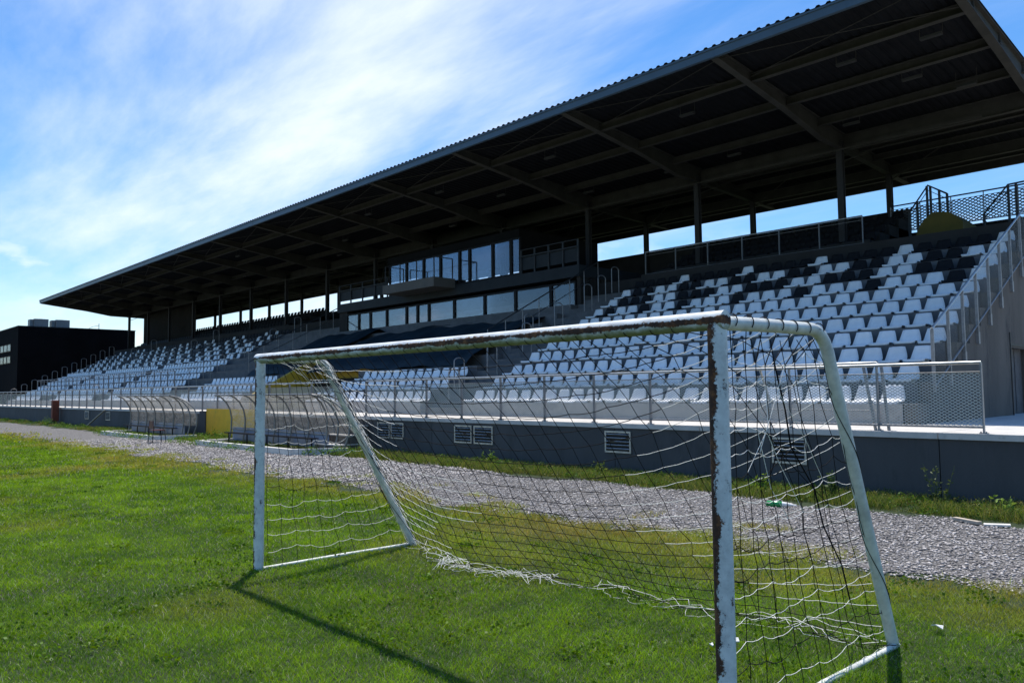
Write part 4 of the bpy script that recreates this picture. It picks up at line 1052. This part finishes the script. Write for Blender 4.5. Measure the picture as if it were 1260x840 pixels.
def scrap(loc, label, s, seed):
    rr = random.Random(seed); b = MB(); n = 7; vs = [(loc[0]+s*(.6+.6*rr.random())*math.cos(6.28*i/n), loc[1]+s*(.5+.5*rr.random())*math.sin(6.28*i/n), .045+.025*rr.random()) for i in range(n)]
    vs2 = [(x,y,z-.006) for x, y, z in vs]; b.add(vs+vs2, [tuple(range(n)), tuple(range(2*n-1,n-1,-1))]+[(i,i+n,(i+1)%n+n,(i+1)%n) for i in range(n)]); tag(b.build('paper_scrap', 'paper'), label, 'litter')
scrap((-1.93,5.75), 'crumpled white scrap on the grass right of the goal', .045, 1)
scrap((-2.75,4.55), 'small white scrap on the grass inside the goal by the right post', .025, 2)
scrap((-2.8,4.35), 'tiny white scrap nearest the right post inside the goal', .02, 4)
# ------------------------------------------------------------------ building beyond the stand
bd = empty('black_building', (-90,20,0), 'flat roofed black building beyond the far left end of the stand', 'building')
b = MB(); b.box(-128, -88, 16.85, 27.6, 0, 8.53); b.build('wall', 'blackclad', bd, (-88,17,0))
b = MB(); b.box(-128.05, -87.96, 16.81, 27.64, 8.531, 8.6); b.build('roof_edge', 'darksteel', bd, (-88,17,8.5))
for i in range(7):
    for z in (5.0, 6.2):
        f = MB(); x = -91-1.7*i; f.box(x-1.4, x, 16.80, 16.849, z, z+.75); fo = f.build('window', 'frame', bd, (x,16.8,z))
        p = MB(); p.box(x-1.33, x-.07, 16.775, 16.799, z+.07, z+.68); p.build('pane', 'glass', fo, (x,16.8,z))
for n_, (y0, y1, lab) in enumerate(((17.9,19.5,'left'),(19.8,21.4,'right'))):
    t = empty('cooling_unit', (-90,y0,8.6), 'boxy grey cooling unit on the black building roof, %s one of two' % lab, 'cooling unit', 'roof cooling units')
    b = MB(); b.box(-89.6, -88.3, y0+.35, y1, 8.6, 9.38); b.build('casing', 'ac', t, (-89,y0,8.6), bevel=.03)
    b = MB(); b.box(-89.4, -88.5, y0, y0+.349, 8.62, 9.32); b.build('side_casing', 'ac', t, (-89,y0,8.6), bevel=.03)
    b = MB(); b.tube([(-89,y0+.95,9.38),(-89,y0+.95,9.41)], .4, 20); b.build('fan_grille', 'darksteel', t)
    
an = empty('roof_antenna', (-88.6,24.2,8.6), 'thin dark antenna mast standing on the black building roof', 'antenna')
b = MB(); b.tube([(-88.6,24.2,8.6),(-88.6,24.2,9.2)], .03, 6); b.build('mast', 'darksteel', an)
b = MB(); b.tube([(-88.6,23.2,8.62),(-88.6,23.6,8.85),(-88.6,24.2,9.0)], .02, 5); b.build('bracket', 'darksteel', an)

# ------------------------------------------------------------------ light
sun_dir = Vector((-.26,.238,1.0)).normalized()      # towards the sun
sl_ = bpy.data.lights.new('sun', 'SUN'); so = bpy.data.objects.new('sun', sl_); COL.objects.link(so)
sl_.energy = 4.4; sl_.angle = R_(.53); sl_.color = (1,.955,.88)
so.rotation_euler = (-sun_dir).to_track_quat('-Z', 'Y').to_euler(); so.location = (0,0,60)
w = bpy.data.worlds.new('World'); S.world = w; w.use_nodes = True; nt = w.node_tree
bg = nt.nodes['Background']; sky = nt.nodes.new('ShaderNodeTexSky'); sky.sky_type = 'NISHITA'; sky.sun_disc = False
sky.sun_elevation = math.asin(sun_dir.z); sky.sun_rotation = math.atan2(sun_dir.x, sun_dir.y); sky.altitude = 50; sky.air_density = 1.0; sky.dust_density = .6; sky.ozone_density = 2.0
tc = N(nt, 'ShaderNodeTexCoord'); sp = N(nt, 'ShaderNodeSeparateXYZ'); nt.links.new(tc.outputs['Generated'], sp.inputs[0])
def wm(op, a, c=None, d=None, clamp=False):
    n = N(nt, 'ShaderNodeMath', operation=op); n.use_clamp = clamp
    for i, v in enumerate((a, c, d)):
        if v is None: continue
        if isinstance(v, (int,float)): n.inputs[i].default_value = v
        else: nt.links.new(v, n.inputs[i])
    return n.outputs[0]
den = wm('ADD', wm('MAXIMUM', sp.outputs[2], 0), .12)
cx_ = wm('DIVIDE', sp.outputs[0], den); cy_ = wm('DIVIDE', sp.outputs[1], den)
cb = N(nt, 'ShaderNodeCombineXYZ'); nt.links.new(cx_, cb.inputs[0]); nt.links.new(cy_, cb.inputs[1])
mp = N(nt, 'ShaderNodeMapping'); mp.inputs['Rotation'].default_value = (0,0,R_(52)); mp.inputs['Scale'].default_value = (.42,1.25,1); nt.links.new(cb.outputs[0], mp.inputs[0])
n1 = N(nt, 'ShaderNodeTexNoise'); n1.inputs['Scale'].default_value = 1.5; n1.inputs['Detail'].default_value = 12; n1.inputs['Roughness'].default_value = .6; n1.inputs['Distortion'].default_value = .12; nt.links.new(mp.outputs[0], n1.inputs['Vector'])
n2 = N(nt, 'ShaderNodeTexNoise'); n2.inputs['Scale'].default_value = .55; n2.inputs['Detail'].default_value = 3; nt.links.new(cb.outputs[0], n2.inputs['Vector'])
# a broad cirrus bank lies over the stand towards the sun
dt = N(nt, 'ShaderNodeVectorMath', operation='DOT_PRODUCT'); nt.links.new(tc.outputs['Generated'], dt.inputs[0]); dt.inputs[1].default_value = Vector((-.80,.50,.36)).normalized()
bank = N(nt, 'ShaderNodeMapRange'); bank.interpolation_type = 'SMOOTHSTEP'; bank.inputs[1].default_value = .8; bank.inputs[2].default_value = .99; nt.links.new(dt.outputs['Value'], bank.inputs[0])
amt = wm('ADD', wm('MULTIPLY', n1.outputs['Fac'], 1.0), wm('MULTIPLY', bank.outputs[0], .15))
amt = wm('ADD', amt, wm('MULTIPLY', wm('SUBTRACT', n2.outputs['Fac'], .5), .35))
cl = N(nt, 'ShaderNodeMapRange'); cl.interpolation_type = 'SMOOTHSTEP'; cl.inputs[1].default_value = .40; cl.inputs[2].default_value = 1.0; nt.links.new(amt, cl.inputs[0])
# small cumulus puffs low over the horizon
n3 = N(nt, 'ShaderNodeTexNoise'); n3.inputs['Scale'].default_value = 5.5; n3.inputs['Detail'].default_value = 9; n3.inputs['Roughness'].default_value = .55
m3 = N(nt, 'ShaderNodeMapping'); m3.inputs['Scale'].default_value = (1,1,2.6); m3.inputs['Location'].default_value = (.35,.2,0); nt.links.new(tc.outputs['Generated'], m3.inputs[0]); nt.links.new(m3.outputs[0], n3.inputs['Vector'])
lowm = N(nt, 'ShaderNodeMapRange'); lowm.interpolation_type = 'SMOOTHSTEP'; lowm.inputs[1].default_value = .22; lowm.inputs[2].default_value = .12; nt.links.new(sp.outputs[2], lowm.inputs[0])
pf = N(nt, 'ShaderNodeMapRange'); pf.interpolation_type = 'SMOOTHSTEP'; pf.inputs[1].default_value = .54; pf.inputs[2].default_value = .66; nt.links.new(n3.outputs['Fac'], pf.inputs[0])
puff = wm('MULTIPLY', wm('MULTIPLY', pf.outputs[0], lowm.outputs[0]), .7)
clf = wm('MAXIMUM', wm('MULTIPLY', cl.outputs[0], wm('MULTIPLY_ADD', bank.outputs[0], .62, .32)), puff)
mx = N(nt, 'ShaderNodeMix', data_type='RGBA'); nt.links.new(clf, mx.inputs[0]); hs = N(nt, 'ShaderNodeHueSaturation'); hs.inputs['Saturation'].default_value = 1.4; hs.inputs['Hue'].default_value = .503; nt.links.new(sky.outputs[0], hs.inputs['Color']); nt.links.new(hs.outputs[0], mx.inputs[6]); mx.inputs[7].default_value = (6.5,6.85,7.5,1)
nt.links.new(mx.outputs[2], bg.inputs[0]); bg.inputs[1].default_value = .135
S.view_settings.view_transform = 'Standard'; S.view_settings.look = 'None'; S.view_settings.exposure = .4; S.view_settings.gamma = 1
S.render.engine = 'CYCLES'
S.cycles.max_bounces = 6; S.cycles.transparent_max_bounces = 24; S.cycles.diffuse_bounces = 3; S.cycles.glossy_bounces = 3
